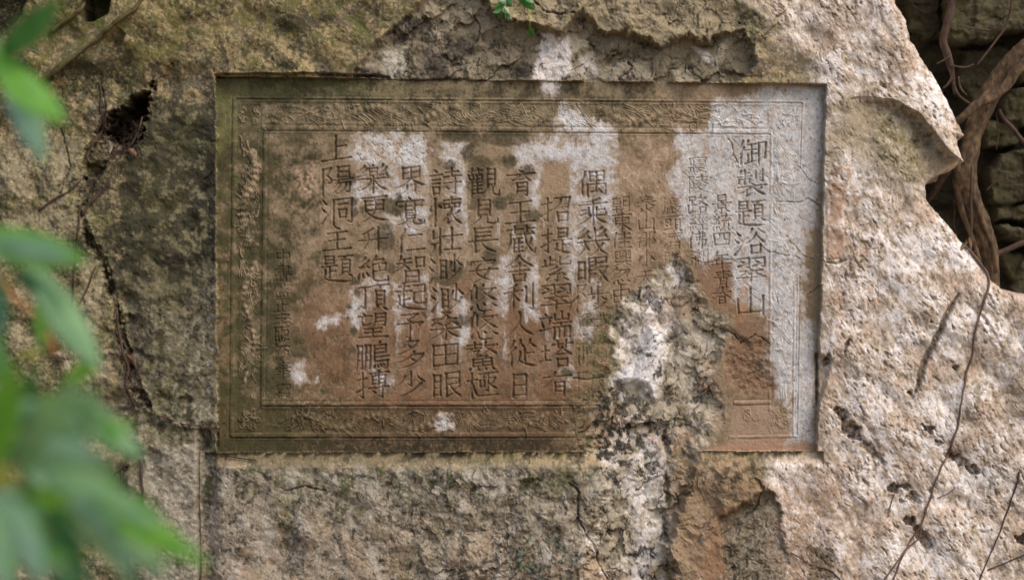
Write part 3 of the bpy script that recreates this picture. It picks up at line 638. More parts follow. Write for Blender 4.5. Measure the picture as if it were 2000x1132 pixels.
# left block: moss and grey
lb = sstep(240, 200, U + 20 * n2) * sstep(250, 330, V)
lay((152, 138, 104), lb * .8); lay((112, 108, 56), lb * sstep(-.1, .35, n1) * .7); lay((74, 66, 52), lb * sstep(.1, .4, n6) * .75); lay((186, 174, 146), lb * sstep(.25, .5, n3 - .2 * n1) * .7)
tl = sstep(330, 200, U) * sstep(330, 200, V)
lay((92, 88, 52), tl * sstep(-.2, .3, n2) * .8); lay((66, 72, 52), tl * sstep(.1, .5, n1) * .6); lay((110, 136, 118), tl * sstep(.42, .55, n6) * .8)
lw = sstep(430, 330, U)
lay((74, 70, 38), lw * .28 + lw * sstep(-.1, .35, n1 + .4 * n3) * .25, 1); lay((44, 42, 30), lw * sstep(.1, .45, n4 + .5 * n2 + .25 * n3) * .6, 1)
tb = sstep(1000, 560, U) * sstep(150, 130, V) * (1 - PAN); lay((96, 90, 44), tb * (.2 + .5 * sstep(-.15, .3, n1 + .4 * n3)), 1); lay((58, 52, 40), tb * sstep(.05, .4, n4 + .6 * n2 + .3 * n3) * .7, 1)
lay((70, 62, 48), (1 - PAN) * sstep(1640, 1500, U) * sstep(.12, .5, vst + .4 * n2 + .2 * n3) * .55)
lay((92, 92, 46), (1 - PAN) * sstep(1500, 1100, U) * sstep(150, 60, V) * sstep(.0, .4, -n1 + .5 * n2) * .6, 1)
lay((40, 36, 24), sstep(120, 20, U + 1.2 * V) * .8)  # darkens towards the top left corner
# --- below the panel
lo = sstep(895, 925, V) * sstep(385, 395, U)
lay((154, 140, 118), lo); lay((182, 168, 144), lo * sstep(.05, .45, n6 + .5 * n3) * .7); lay((112, 98, 74), lo * sstep(0, .4, n2 + .3 * n3) * .7)
lay((186, 156, 128), lo * sstep(.05, .4, vst - .3 * n2) * sstep(900, 1010, V) * .5); lay((176, 166, 156), lo * sstep(.1, .4, vst + .4 * n6 + .2 * n3) * .45); lay((120, 92, 62), lo * sstep(.05, .35, n1 - .4 * vst + .3 * n3) * sstep(960, 1060, V) * .6); lay((78, 70, 48), lo * sstep(990, 930, V + 50 * n2) * sstep(.0, .35, n6 + .4 * n3 + .1) * .8); lay((70, 62, 52), lo * sstep(.2, .45, n6 + .3 * n3) * .85); lay((116, 112, 66), lo * sstep(.05, .4, n1 - .002 * (V - 930)) * .6)
lay((112, 128, 104), lo * poly([(1000, 1040), (1110, 1050), (1110, 1132), (1060, 1140), (1000, 1090)], 16, 14) * sstep(-.1, .3, n6) * .8)
lay((44, 50, 34), lo * poly([(1000, 1020), (1110, 1030), (1110, 1140), (1010, 1100)], 16, 14) * sstep(.05, .3, n3) * .8)
lb2 = sstep(270, 300, U) * sstep(392, 386, U) * sstep(860, 880, V)
lay((150, 140, 120), lb2); lay((182, 172, 150), lb2 * sstep(.1, .4, n3) * .8); lay((88, 80, 66), lb2 * sstep(.15, .4, n2) * .7)
lay((104, 91, 62), sstep(0, 4, V - BOTV) * sstep(34, 16, V - BOTV + 5 * N40 + 6 * N90) * sstep(420, 430, U) * sstep(1120, 900, U) * (1 - right_w) * .8)
lay((66, 60, 54), poly([(392, 850), (424, 845), (420, 960), (410, 1020), (396, 1010)], 5, 8) * .8 * sstep(-.3, .2, n3))
lay((52, 50, 38), lo * (1 - right_w) * sstep(.02, .22, vst + .35 * n6 + .25 * n3 - .06) * .62, 1); lay((74, 82, 44), lo * (1 - right_w) * sstep(1000, 920, V + 60 * n1) * sstep(-.05, .25, n2 + .3 * n3) * .6, 1)
lay((190, 180, 166), lo * (1 - right_w) * sstep(.16, .4, fbm(U / 34 + .8 * n1 + .3 * n2, V / 110, 131, 5) + .4 * n3 + .2 * n2) * .5); lay((178, 144, 112), lo * sstep(.1, .4, -n1 + .3 * n2 + .3 * n3) * sstep(1000, 1080, V) * .45)
dirt = sstep(0, 4, V - BOTV) * sstep(34, 16, V - BOTV + 6 * N90) * sstep(420, 430, U) * (1 - right_w); lay((72, 62, 42), dirt * sstep(.0, .35, n2 + .5 * n3) * .75); lay((132, 115, 84), dirt * sstep(.15, .4, n3 - .3 * n2) * .6)
lay((86, 76, 58), lo * .16 + lb2 * .25)
# --- top middle broken hollow
lay((150, 134, 104), mid_top * .8); lay((88, 82, 48), mid_top * sstep(.1, .4, n1 + .3 * n3) * .6); lay((76, 68, 54), mid_top * sstep(.2, .45, n6) * .7)
lay((128, 114, 90), BT); lay((164, 150, 124), BT * sstep(.3, .8, ra) * .8); lay((82, 76, 44), BT * sstep(.0, .4, n2) * .6)
lay((60, 52, 46), BT * sstep(-.05, .35, n1 + .25 * n3 + .4 * sstep(1020, 860, U) * sstep(20, 100, V) - .2) * .85)
lay((208, 198, 190), BT * poly([(1056, 66), (1112, 72), (1120, 140), (1090, 158), (1040, 156), (1052, 110)], 4, 5))
lay((190, 178, 166), BT * poly([(1130, 108), (1162, 110), (1168, 152), (1136, 152)], 4, 4) * .8); lay((186, 176, 162), poly([(1370, 96), (1395, 112), (1402, 134), (1380, 124), (1350, 92)], 4, 3) * .9)
lay((176, 170, 154), BT * blob(772, 126, 20, 26, 0, .5, 8) * .8)
lay((38, 33, 28), BT * CRK * sstep(-.25, .1, n2 + .2 * sstep(1150, 1250, U)) * .85)
# --- right-hand rock
rw = right_w * (1 - PAN); pkc = fbm(wu / 30, wv / 11, 150, 4); pkf = fbm(wu / 9, wv / 4.5, 151, 3)
lay((198, 176, 154), rw)
lay((226, 216, 210), rw * sstep(-.08, .26, .6 * n1 + .7 * pkc + .45 * pkf + .25 * n4) * .92)
lay((186, 152, 126), rw * sstep(.1, .5, -n1 + .4 * n2 + .3 * n3) * .6); lay((128, 112, 92), rw * sstep(.14, .5, -pkc + .5 * pkf - .3 * n1) * .7)
lay((128, 106, 84), rw * sstep(.16, .5, peck) * .62); lay((108, 88, 68), rw * sstep(.35, .75, peck2) * .5); lay((116, 98, 78), rw * sstep(.22, .5, fbm(U / 7, V / 7, 111, 3) + .25 * n2) * .55)
lay((118, 110, 90), rw * sstep(.18, .5, n4 + .3 * n3) * sstep(1800, 1900, U) * sstep(560, 700, V) * .8)
lay((156, 138, 108), rw * poly([(1620, 195), (1755, 200), (1820, 262), (1870, 320), (1800, 370), (1700, 340), (1650, 300), (1612, 330)], 26, 14) * .9)  # scoop beneath the overhanging edge coloured darker
lay((122, 110, 68), rw * poly([(1690, 215), (1750, 220), (1830, 300), (1790, 350), (1730, 310)], 22, 16) * sstep(-.35, .25, n2 + .4 * n3) * .8); lay((92, 84, 52), rw * poly([(1690, 215), (1750, 220), (1830, 300), (1790, 350), (1700, 330)], 22, 16) * sstep(.1, .4, n6 + .4 * n3) * .7); lay((190, 176, 152), rw * poly([(1640, 215), (1750, 220), (1840, 300), (1790, 350), (1640, 330)], 22, 16) * sstep(.15, .4, -n6 + .4 * n3) * .5)
lay((164, 126, 98), np.maximum(step_r, rw * blob(1640, 640, 22, 90, 0, .6, 12) * .5) * sstep(-.45, .15, n2 + .5 * n3) * .8); lay((206, 190, 178), step_r * blob(1650, 440, 16, 10, 30, .4, 6))
lay((160, 124, 92), rw * sstep(1720, 1560, U + 40 * n2) * sstep(880, 1000, V) * .55); lay((186, 160, 128), rw * sstep(120, 40, V) * sstep(1600, 1480, U) * .7)
lay((84, 70, 50), holes * sstep(-.4, .2, n3 + .3 * n5) * .75); lay((84, 72, 52), slot * .8); lay((94, 78, 56), poly([(1575, 1060), (1625, 1060), (1630, 1150), (1570, 1150)], 8, 8) * .8)
lay((136, 120, 100), sstep(1900, 1990, U) * sstep(560, 640, V) * sstep(-.3, .3, n2) * .55)
# --- the panel
def blur(a, n):
    for ax in (0, 1):
        for _ in range(2):
            c = np.cumsum(np.pad(a, [(n + 1, n) if k == ax else (0, 0) for k in (0, 1)], mode='edge'), axis=ax, dtype=np.float64)
            a = ((np.take(c, range(2 * n + 1, c.shape[ax]), ax) - np.take(c, range(0, c.shape[ax] - 2 * n - 1), ax)) / (2 * n + 1)).astype(F32)
    return a
HALO = np.clip(blur(GROOVE, 6) * 3.2, 0, 1)              # stain that clings round the lettering
m1 = fbm(U / 24 + .5 * n1, V / 24, 120, 5); m2 = fbm(U / 8, V / 8, 121, 4); m3 = fbm(U / 52, V / 40, 122, 5); blk = fbm(np.round((U + 9 * n2) / 17) * .8, np.round((V + 9 * n3) / 15) * .8, 123, 2)
mot = .5 * m1 + .45 * m2 + .5 * m3
left_k = sstep(690, 520, U + 80 * n2 + 50 * m3)
def layp(rgb, m, sat=.77): lay(rgb, m * PAN, sat)
layp((146, 121, 90), 1 + Z0)
layp((172, 145, 113), sstep(.02, .4, mot) * .75); layp((118, 94, 66), sstep(.02, .4, -mot) * .7)
layp((80, 71, 42), left_k * (.68 + .32 * sstep(-.3, .1, -m3)))
layp((136, 110, 78), left_k * sstep(.1, .4, mot) * .75); layp((56, 50, 30), left_k * sstep(.0, .4, -mot + .15 * n6) * .8)
rust = sstep(540, 640, U + 30 * n2) * sstep(470, 640, V + 60 * n1) * sstep(1230, 1120, U + 40 * n2)
layp((132, 94, 62), rust * (.5 + .5 * sstep(-.3, .2, n1 + .5 * m1)))
layp((96, 70, 46), rust * sstep(.0, .4, n2 + .4 * m2 + .3 * drip) * .75); layp((168, 126, 94), rust * sstep(.12, .45, mot - .2 * n1) * .55)
layp((160, 128, 98), sstep(1180, 1230, U) * sstep(1345, 1300, U) * sstep(250, 300, V) * .7); layp((188, 156, 126), sstep(1180, 1230, U) * sstep(1345, 1300, U) * sstep(.05, .4, mot) * .7)
layp((112, 92, 64), sstep(1180, 1230, U) * sstep(1345, 1300, U) * sstep(.08, .4, -mot) * .6)
topk = sstep(300, 215, V + 40 * n2) * sstep(1380, 1180, U + 60 * n2)
layp((116, 102, 70), topk * .8); layp((142, 124, 92), topk * sstep(.0, .35, mot) * .6); layp((80, 82, 42), sstep(860, 640, U + 60 * n1) * sstep(208, 184, V) * (.6 + .4 * sstep(-.2, .2, m1)) * .9)
layp((72, 62, 42), topk * sstep(.02, .35, -mot + .15 * blk) * .75); layp((70, 64, 40), topk * sstep(.22, .36, blk + .2 * m2) * .55)
layp((104, 110, 48), sstep(474, 440, U + 14 * n2) * sstep(-.1, .3, m3 + .2) * sstep(480, 200, V) * .7)
layp((150, 120, 80), sstep(466, 440, U + 10 * n2) * sstep(430, 600, V) * sstep(-.1, .25, m1) * .75)
botk = sstep(765, 812, V + 14 * n2) * sstep(1180, 1080, U)
layp((92, 70, 44), botk * .85); layp((74, 68, 34), botk * sstep(900, 520, U + 120 * n1) * (.5 + .5 * sstep(-.2, .3, m1)) * .8); layp((50, 44, 26), sstep(850, 862, V + 4 * n3) * sstep(1150, 1050, U) * (.65 + .35 * sstep(-.2, .2, m1)) * .9)
layp((140, 108, 72), botk * sstep(.1, .4, mot) * .5); layp((58, 52, 34), botk * sstep(.15, .45, -mot) * .6)
layp((176, 144, 112), poly([(575, 320), (612, 315), (625, 370), (600, 390), (575, 365)], 10, 12) * sstep(-.3, .2, m2) * .8)
layp((176, 144, 112), blob(640, 400, 60, 40, 0, .6, 20) * sstep(.0, .3, mot) * .6)
layp((66, 61, 34), sstep(760, 440, U + 60 * m3) * sstep(480, 820, V + 60 * n1) * (.3 + .35 * sstep(-.2, .3, m1)), 1); layp((74, 74, 40), sstep(620, 430, U + 40 * m3) * sstep(-.2, .3, -m1) * .35, 1)
# pale washed stone
WHITE = [
    [(682, 300), (700, 272), (738, 264), (820, 270), (832, 292), (826, 318), (836, 345), (826, 400), (838, 440), (820, 470), (800, 452), (778, 440), (758, 470), (742, 450), (752, 420), (722, 400), (690, 408), (682, 370), (712, 338)],
    [(868, 284), (908, 282), (912, 300), (896, 318), (912, 345), (905, 400), (912, 450), (890, 470), (884, 420), (876, 330)],
    [(1010, 286), (1046, 274), (1080, 262), (1102, 218), (1128, 212), (1162, 245), (1202, 262), (1206, 300), (1196, 340), (1200, 400), (1190, 470), (1165, 500), (1118, 520), (1112, 440), (1118, 392), (1112, 318), (1064, 318), (1050, 340), (1052, 400), (1042, 460), (1038, 390), (1020, 330)],
    [(1326, 262), (1388, 252), (1400, 205), (1470, 196), (1480, 170), (1614, 164), (1612, 300), (1598, 380), (1590, 430), (1568, 440), (1562, 520), (1560, 640), (1556, 700), (1508, 690), (1505, 640), (1496, 610), (1472, 600), (1450, 590), (1436, 560), (1432, 510), (1395, 512), (1375, 530), (1355, 470), (1330, 460), (1338, 400), (1310, 345), (1338, 310)],
    [(1508, 650), (1556, 620), (1578, 650), (1588, 760), (1582, 850), (1545, 868), (1552, 780), (1515, 770)],
    [(1508, 735), (1540, 745), (1572, 700), (1592, 640), (1590, 760), (1585, 850), (1560, 868), (1530, 870), (1552, 840), (1552, 770), (1520, 770)],
    [(880, 560), (912, 590), (918, 640), (900, 690), (882, 650), (895, 610)], [(1018, 480), (1040, 500), (1052, 560), (1046, 620), (1022, 600), (1036, 540)],
    [(690, 570), (712, 548), (760, 548), (752, 580), (716, 590), (700, 640), (688, 610)], [(622, 634), (640, 620), (664, 614), (660, 626), (636, 636)], [(576, 708), (588, 710), (592, 730), (606, 742), (586, 742), (578, 728)],
    [(700, 680), (716, 668), (722, 690), (730, 730), (760, 735), (742, 750), (712, 730)], [(780, 560), (800, 540), (830, 548), (812, 566), (815, 600), (780, 640), (775, 600)], [(960, 520), (990, 500), (1000, 560), (985, 610), (962, 600)],
    [(1130, 628), (1158, 634), (1150, 662), (1134, 655)], [(1100, 730), (1120, 722), (1118, 742), (1102, 748)], [(850, 818), (880, 816), (876, 824), (862, 832)], [(1096, 420), (1120, 400), (1130, 480), (1118, 560), (1100, 520)],
    [(1060, 160), (1080, 158), (1080, 190), (1068, 185)], [(1140, 620), (1165, 600), (1170, 560), (1140, 540)]]
wm = np.zeros_like(U)
for pts in WHITE: wm = np.maximum(wm, sstep(-15, 9, poly_sd(pts, 12, 60) + 5 * n3 + 14 * n2 + 8 * drip))
streaks = sstep(.12, .42, drip + .25 * n2) * sstep(700, 860, U) * sstep(1180, 1090, U) * sstep(380, 470, V) * sstep(735, 640, V)
wm = np.maximum(wm, streaks * .6)
halo_k = np.clip(HALO * 1.4, 0, 1) * sstep(-.45, .15, n2 + .3 * m2 + .3 * m3) * (.25 + .75 * sstep(1330, 1200, U))
wm = wm * (1 - .85 * halo_k)
wm = wm * (1 - .75 * sstep(-.10, .22, m1 * .6 + m3 * .7) * sstep(1400, 1250, U + 40 * n2)) * (1 - .35 * sstep(.15, .45, m2 + .4 * m1))
layp((176, 148, 122), sstep(.02, .3, wm) * .6)
layp((198, 195, 194), wm * .95)
layp((176, 170, 164), wm * sstep(.0, .35, m1 + .4 * n3) * .6); layp((186, 154, 124), wm * sstep(.34, .55, n6 + .2 * m2) * .5); layp((120, 108, 96), wm * sstep(.36, .5, fbm(U / 4, V / 9, 124, 3)) * .35)
layp((158, 128, 94), poly([(1062, 318), (1112, 318), (1112, 376), (1064, 378)], 3, 2) * .85)
layp((142, 118, 84), sstep(1575, 1598, U) * sstep(400, 470, V + 40 * n2) * sstep(720, 600, V) * .7); layp((138, 122, 92), sstep(-14, -2, -pan_sd) * sstep(1560, 1590, U) * .75)
layp((142, 102, 72), poly([(1365, 512), (1400, 505), (1432, 520), (1436, 590), (1440, 615), (1395, 600), (1362, 555)], 5, 8) * (.65 + .35 * sstep(-.2, .2, mot)))
layp((128, 92, 64), np.maximum(ERODE, poly([(1430, 610), (1500, 640), (1510, 780), (1430, 780)], 14, 22)) * (.6 + .4 * sstep(-.2, .3, mot))); layp((90, 66, 46), ERODE * sstep(.05, .35, -mot) * .7); layp((162, 130, 104), poly([(1430, 780), (1520, 790), (1540, 850), (1580, 880), (1420, 882)], 6, 6) * .8)
layp((166, 124, 94), poly([(1390, 868), (1500, 858), (1580, 862), (1596, 885), (1380, 886)], 5, 5) * .8)
layp((176, 120, 82), blob(1452, 585, 10, 40, 5, .5, 5) * .7)
layp((168, 166, 164), wm * sstep(.0, .3, m3 + .5 * m1) * sstep(1300, 1400, U) * .6)
layp((176, 146, 116), wm * sstep(.16, .42, fbm(U / 17 + .5 * n2, V / 120, 132, 5) + .3 * m2) * sstep(1640, 1500, U) * .6); layp((150, 134, 112), wm * sstep(.2, .4, -m1 + .5 * m2) * .45)
rs = random.Random(12)
for k in range(70):
    u0 = rs.uniform(1330, 1590); v0 = rs.uniform(180, 760); a = rs.choice((rs.uniform(.3, .9), rs.uniform(2.0, 2.9))); l = rs.uniform(10, 46)
    k_ = line_mask([(u0, v0), (u0 + math.cos(a) * l, v0 + math.sin(a) * l)], .7, .7, 2); H -= k_ * carve_fade * 1.0; layp((140, 130, 120), k_ * .5)
for k in range(160):
    k_ = blob(rs.uniform(1320, 1600), rs.uniform(175, 860), rs.uniform(1.2, 3), rs.uniform(1.2, 3), 0, .5, 1); layp((108, 92, 76), k_ * rs.uniform(.4, .8))
# dark round blotches (lichen) around the lettering
SPOTS = [(684, 350, 13, 14), (690, 395, 10, 8), (692, 415, 8, 9), (755, 402, 20, 16), (772, 410, 9, 13), (752, 462, 20, 30), (693, 550, 9, 7), (680, 598, 7, 7), (690, 645, 8, 9), (688, 683, 6, 9), (632, 762, 7, 8), (700, 572, 7, 10),
         (912, 300, 13, 16), (938, 322, 22, 20), (992, 315, 16, 12), (880, 322, 12, 9), (920, 285, 9, 6), (930, 395, 10, 20), (975, 398, 16, 14), (996, 388, 10, 8), (1030, 334, 14, 12), (985, 268, 46, 18), (900, 265, 44, 14), (1040, 420, 18, 12),
         (780, 405, 12, 16), (766, 525, 10, 10), (830, 615, 6, 6), (905, 625, 17, 14), (885, 530, 22, 20), (935, 590, 16, 30), (960, 500, 18, 20), (870, 545, 26, 12), (1110, 728, 14, 10), (1145, 630, 12, 10), (1020, 445, 18, 10), (935, 360, 24, 30), (860, 402, 10, 8), (712, 410, 10, 8), (778, 388, 8, 10), (700, 500, 9, 6)]
for (u, v, a, c_) in SPOTS:
    layp((86, 74, 48), blob(u, v, a, c_, 0, .28, 6) * .86)
for (u, v, a, c_) in SPOTS[::2]:
    layp((62, 56, 40), blob(u, v, a * .55, c_ * .55, 0, .5, 5) * .6)
layp((96, 80, 52), sstep(.34, .48, n6 + .2 * n3) * (1 - wm) * sstep(1250, 1150, U) * .6)
# soil lodged in the cuts
layp((84, 62, 44), GROOVE * .56); layp((112, 88, 60), halo_k * (1 - GROOVE) * sstep(520, 700, U) * .45); lay((62, 50, 38), CR * .7)
layp((158, 134, 100), sstep(1.2, 3, RELIEF) * (1 - wm) * (.30 + .45 * (REL_ID == 2)) * carve_fade * sstep(-.4, .2, n2 + .3 * n3))  # raised relief painted paler as a highlight, most on the left dragon
# broken middle: white facets, brown skins, black films in the cracks
lay((170, 154, 128), BM); lay((194, 182, 164), BM * sstep(.5, .8, ra) * .7); lay((122, 106, 74), ROUGH * PAN * .8 * sstep(-.3, .2, m1)); lay((168, 146, 112), ROUGH * PAN * sstep(.1, .4, mot) * .7); lay((70, 62, 42), ROUGH * PAN * sstep(.12, .4, -mot) * .7)
WST = np.zeros_like(U)
for pts in ([(1205, 620), (1240, 590), (1262, 560), (1300, 580), (1318, 640), (1290, 720), (1282, 790), (1240, 800), (1190, 780), (1200, 740), (1225, 700), (1180, 690)], [(1210, 800), (1290, 800), (1300, 900), (1250, 930), (1170, 905)],
            [(1220, 930), (1290, 900), (1296, 1150), (1230, 1150), (1240, 1020)], [(1128, 1010), (1160, 1050), (1200, 1110), (1180, 1140), (1130, 1080)], [(1300, 510), (1345, 520), (1340, 560), (1290, 580)], [(1400, 720), (1430, 735), (1432, 800), (1410, 800)]):
    WST = np.maximum(WST, poly(pts, 12, 12))
lay((206, 196, 188), BM * WST * sstep(-.2, .25, (rb - .45) * .8 + .8 * n2 + .4 * n3))
lay((176, 166, 152), BM * sstep(1290, 1330, U) * sstep(1400, 1370, U) * sstep(880, 760, V) * sstep(600, 640, V) * sstep(.25, .6, rb + .3 * n2) * .75)
lay((112, 98, 64), BM * (1 - WST) * sstep(-.1, .35, n2) * .7); lay((164, 124, 92), BM * sstep(.3, .5, n4 + .2) * .4)
lay((222, 216, 212), nose * .92)
lay((50, 46, 34), BM * poly([(1120, 770), (1190, 740), (1240, 760), (1280, 800), (1285, 900), (1200, 930), (1130, 900)], 20, 16) * sstep(-.12, .12, n6 + .5 * n3 - .4 * (rb - .5)) * .85)
lay((96, 92, 54), (BM + ROUGH * PAN) * poly([(1105, 620), (1170, 590), (1230, 620), (1210, 700), (1150, 760), (1105, 720)], 24, 16) * sstep(-.15, .2, m1) * .8)
lay((36, 31, 25), BM * CRK * sstep(-.3, .1, n1 + .3 * n2 + .2 * sstep(1300, 1180, U)) * .9)
lay((52, 46, 38), BM * sstep(.26, .46, n6 + .3 * n3 + .2 * sstep(760, 860, V) * sstep(1290, 1180, U) - .1 * WST) * .6)
bm_l = ROUGH * PAN
lay((110, 94, 60), bm_l * sstep(-.2, .2, n2) * .75); lay((66, 60, 40), bm_l * sstep(.1, .4, n6) * .7)
lay((150, 118, 84), poly([(1310, 900), (1440, 890), (1520, 960), (1430, 1000), (1420, 1132), (1310, 1132)], 20, 12) * .75); lay((140, 98, 66), poly([(1400, 985), (1450, 980), (1420, 1060), (1400, 1132), (1360, 1132)], 16, 10) * .6)
lay((72, 64, 40), poly([(1360, 890), (1480, 900), (1475, 950), (1420, 965), (1330, 920)], 16, 12) * sstep(-.1, .25, n6) * .8)
lay((50, 43, 36), cleft * .6)
lay((96, 84, 64), fl * .6)
# soil and black film inside the crevice
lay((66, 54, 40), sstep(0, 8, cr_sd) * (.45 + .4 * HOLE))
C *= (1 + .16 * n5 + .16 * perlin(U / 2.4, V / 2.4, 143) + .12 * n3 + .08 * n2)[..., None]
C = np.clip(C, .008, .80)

H += wm * PAN * carve_fade * .8                           # the pale crust has a little thickness
# ------------------------------------------------------------------ MATERIALS
def nodes_mat(name):
    m = bpy.data.materials.new(name); m.use_nodes = True; nt = m.node_tree
    return m, nt, nt.nodes['Principled BSDF']
def stone_material():
    m, nt, p = nodes_mat('weathered_limestone'); N, L = nt.nodes, nt.links
    a = N.new('ShaderNodeAttribute'); a.attribute_name = 'stone'
    tc = N.new('ShaderNodeTexCoord')
    ns = N.new('ShaderNodeTexNoise'); ns.inputs['Scale'].default_value = 210; ns.inputs['Detail'].default_value = 5; ns.inputs['Roughness'].default_value = .7
    L.new(tc.outputs['Object'], ns.inputs['Vector'])
    mr = N.new('ShaderNodeMapRange'); mr.inputs['From Min'].default_value = .25; mr.inputs['From Max'].default_value = .75; mr.inputs['To Min'].default_value = .78; mr.inputs['To Max'].default_value = 1.22
    L.new(ns.outputs['Fac'], mr.inputs['Value'])
    mx = N.new('ShaderNodeMix'); mx.data_type = 'RGBA'; mx.blend_type = 'MULTIPLY'; mx.inputs[0].default_value = 1
    L.new(a.outputs['Color'], mx.inputs[6]); L.new(mr.outputs[0], mx.inputs[7]); L.new(mx.outputs[2], p.inputs['Base Color'])
    p.inputs['Roughness'].default_value = .88; p.inputs['Specular IOR Level'].default_value = .25
    bp = N.new('ShaderNodeBump'); bp.inputs['Strength'].default_value = .22; bp.inputs['Distance'].default_value = .002
    L.new(ns.outputs['Fac'], bp.inputs['Height']); L.new(bp.outputs[0], p.inputs['Normal'])
    return m
STONE = stone_material()
def noise_mat(name, stops, scale=40, rough=.8, stretch=(1, 1, 1), bump=.003, spec=.3, detail=6):
    m, nt, p = nodes_mat(name); N, L = nt.nodes, nt.links
    tc = N.new('ShaderNodeTexCoord'); mp = N.new('ShaderNodeMapping'); mp.inputs['Scale'].default_value = stretch
    ns = N.new('ShaderNodeTexNoise'); ns.inputs['Scale'].default_value = scale; ns.inputs['Detail'].default_value = detail; ns.inputs['Roughness'].default_value = .65
    L.new(tc.outputs['Object'], mp.inputs['Vector']); L.new(mp.outputs[0], ns.inputs['Vector'])
    cr = N.new('ShaderNodeValToRGB'); e = cr.color_ramp.elements
    while len(e) < len(stops): e.new(.5)
    for k, (pos, rgb) in enumerate(stops): e[k].position = pos; e[k].color = (*lin(*rgb), 1)
    L.new(ns.outputs['Fac'], cr.inputs[0]); L.new(cr.outputs[0], p.inputs['Base Color'])
    p.inputs['Roughness'].default_value = rough; p.inputs['Specular IOR Level'].default_value = spec
    bp = N.new('ShaderNodeBump'); bp.inputs['Strength'].default_value = .6; bp.inputs['Distance'].default_value = bump
    L.new(ns.outputs['Fac'], bp.inputs['Height']); L.new(bp.outputs[0], p.inputs['Normal'])
    return m
BARK = noise_mat('root_bark', [(.28, (36, 28, 22)), (.46, (72, 58, 44)), (.6, (98, 80, 60)), (.75, (136, 116, 90))], 46, .9, (1, 1, .6), .014, .2, 9)
BARK2 = noise_mat('thin_root_bark', [(.3, (44, 33, 28)), (.7, (88, 68, 56))], 60, .8, (1, 1, .4), .002)
VINE = noise_mat('vine_bark', [(.3, (70, 52, 44)), (.7, (126, 98, 82))], 70, .75, (1, 1, .3), .001)
DRY = noise_mat('dry_leaf', [(.3, (88, 62, 46)), (.7, (136, 104, 80))], 60, .8)
DRYP = noise_mat('dry_leaf_pale', [(.3, (104, 92, 76)), (.7, (160, 146, 124))], 60, .8)
SOIL = noise_mat('forest_floor', [(.3, (70, 56, 40)), (.6, (110, 92, 62)), (.8, (96, 100, 58))], 6, .95, bump=.02)
def leaf_mat(name, c1, c2, rough=.42, trans=.35):
    m, nt, p = nodes_mat(name); N, L = nt.nodes, nt.links
    tc = N.new('ShaderNodeTexCoord'); ns = N.new('ShaderNodeTexNoise'); ns.inputs['Scale'].default_value = 30; ns.inputs['Detail'].default_value = 4
    L.new(tc.outputs['Object'], ns.inputs['Vector'])
    cr = N.new('ShaderNodeValToRGB'); e = cr.color_ramp.elements; e[0].position = .3; e[1].position = .7
    e[0].color = (*lin(*c1), 1); e[1].color = (*lin(*c2), 1)
    L.new(ns.outputs['Fac'], cr.inputs[0]); L.new(cr.outputs[0], p.inputs['Base Color']); p.inputs['Roughness'].default_value = rough; p.inputs['Specular IOR Level'].default_value = .8
    tr = N.new('ShaderNodeBsdfTranslucent'); L.new(cr.outputs[0], tr.inputs['Color'])
    ms = N.new('ShaderNodeMixShader'); ms.inputs[0].default_value = trans
    L.new(p.outputs[0], ms.inputs[1]); L.new(tr.outputs[0], ms.inputs[2]); L.new(ms.outputs[0], N['Material Output'].inputs[0])
    return m
LEAF_A = leaf_mat('leaf_fresh', (90, 150, 38), (128, 180, 62), .38); LEAF_B = leaf_mat('leaf_deep', (48, 98, 42), (76, 124, 62), .34); LEAF_C = leaf_mat('leaf_pale', (122, 164, 106), (152, 188, 134), .32)
LEAF_Y = leaf_mat('leaf_yellowing', (150, 160, 50), (176, 176, 70)); LEAF_S = leaf_mat('seedling_leaf', (40, 110, 40), (84, 150, 50))

# ------------------------------------------------------------------ BUILD THE ROCK FROM THE GRID
X = (U - 1000) * S; Zw = ZC + (566 - V) * S; Yw = -H * S
CO = np.stack([X, Yw, Zw], -1).reshape(-1, 3)
gu = np.gradient(CO.reshape(NV, NU, 3), axis=1); gv = np.gradient(CO.reshape(NV, NU, 3), axis=0)
NRM = np.cross(gv, gu); NRM /= np.linalg.norm(NRM, axis=2, keepdims=True) + 1e-12
NRM = NRM.reshape(-1, 3); CF = C.reshape(-1, 3)
idx = np.arange(NU * NV).reshape(NV, NU)
Q = np.stack([idx[:-1, :-1], idx[1:, :-1], idx[1:, 1:], idx[:-1, 1:]], -1)       # faces the viewer
def fmax(a): return np.maximum(np.maximum(a[:-1, :-1], a[1:, :-1]), np.maximum(a[1:, 1:], a[:-1, 1:]))
def fmin(a): return np.minimum(np.minimum(a[:-1, :-1], a[1:, :-1]), np.minimum(a[1:, 1:], a[:-1, 1:]))
keep = fmin(bs) < 40
in_pan = (fmin(pan_sd) > 0.5) & (fmax(bm_sd) < 0)
chid = fmax(CHAR_ID) * in_pan
relid = np.where((fmax(RELIEF * carve_fade) > .5), fmax(REL_ID), 0) * in_pan * (chid == 0)
left_side = (U[:-1, :-1] < np.interp(V[:-1, :-1], [302, 420, 472, 520, 600, 680, 770, 806, 830, 1500], [165, 160, 170, 202, 214, 232, 258, 296, 250, 250])) & (V[:-1, :-1] > 300)
left_side &= fmax(cr_sd) < 1
def grid_part(name, mask, parent=None):
    f = Q[mask]
    used, inv = np.unique(f.ravel(), return_inverse=True)
    return link_mesh(name, CO[used], inv.reshape(-1, 4), STONE, parent, True, CF[used], NRM[used])

ground = link_mesh('ground', [(-400, -400, -.35), (400, -400, -.35), (400, 400, -.35), (-400, 400, -.35)], [(0, 1, 2, 3)], SOIL); tag(ground, kind='structure')

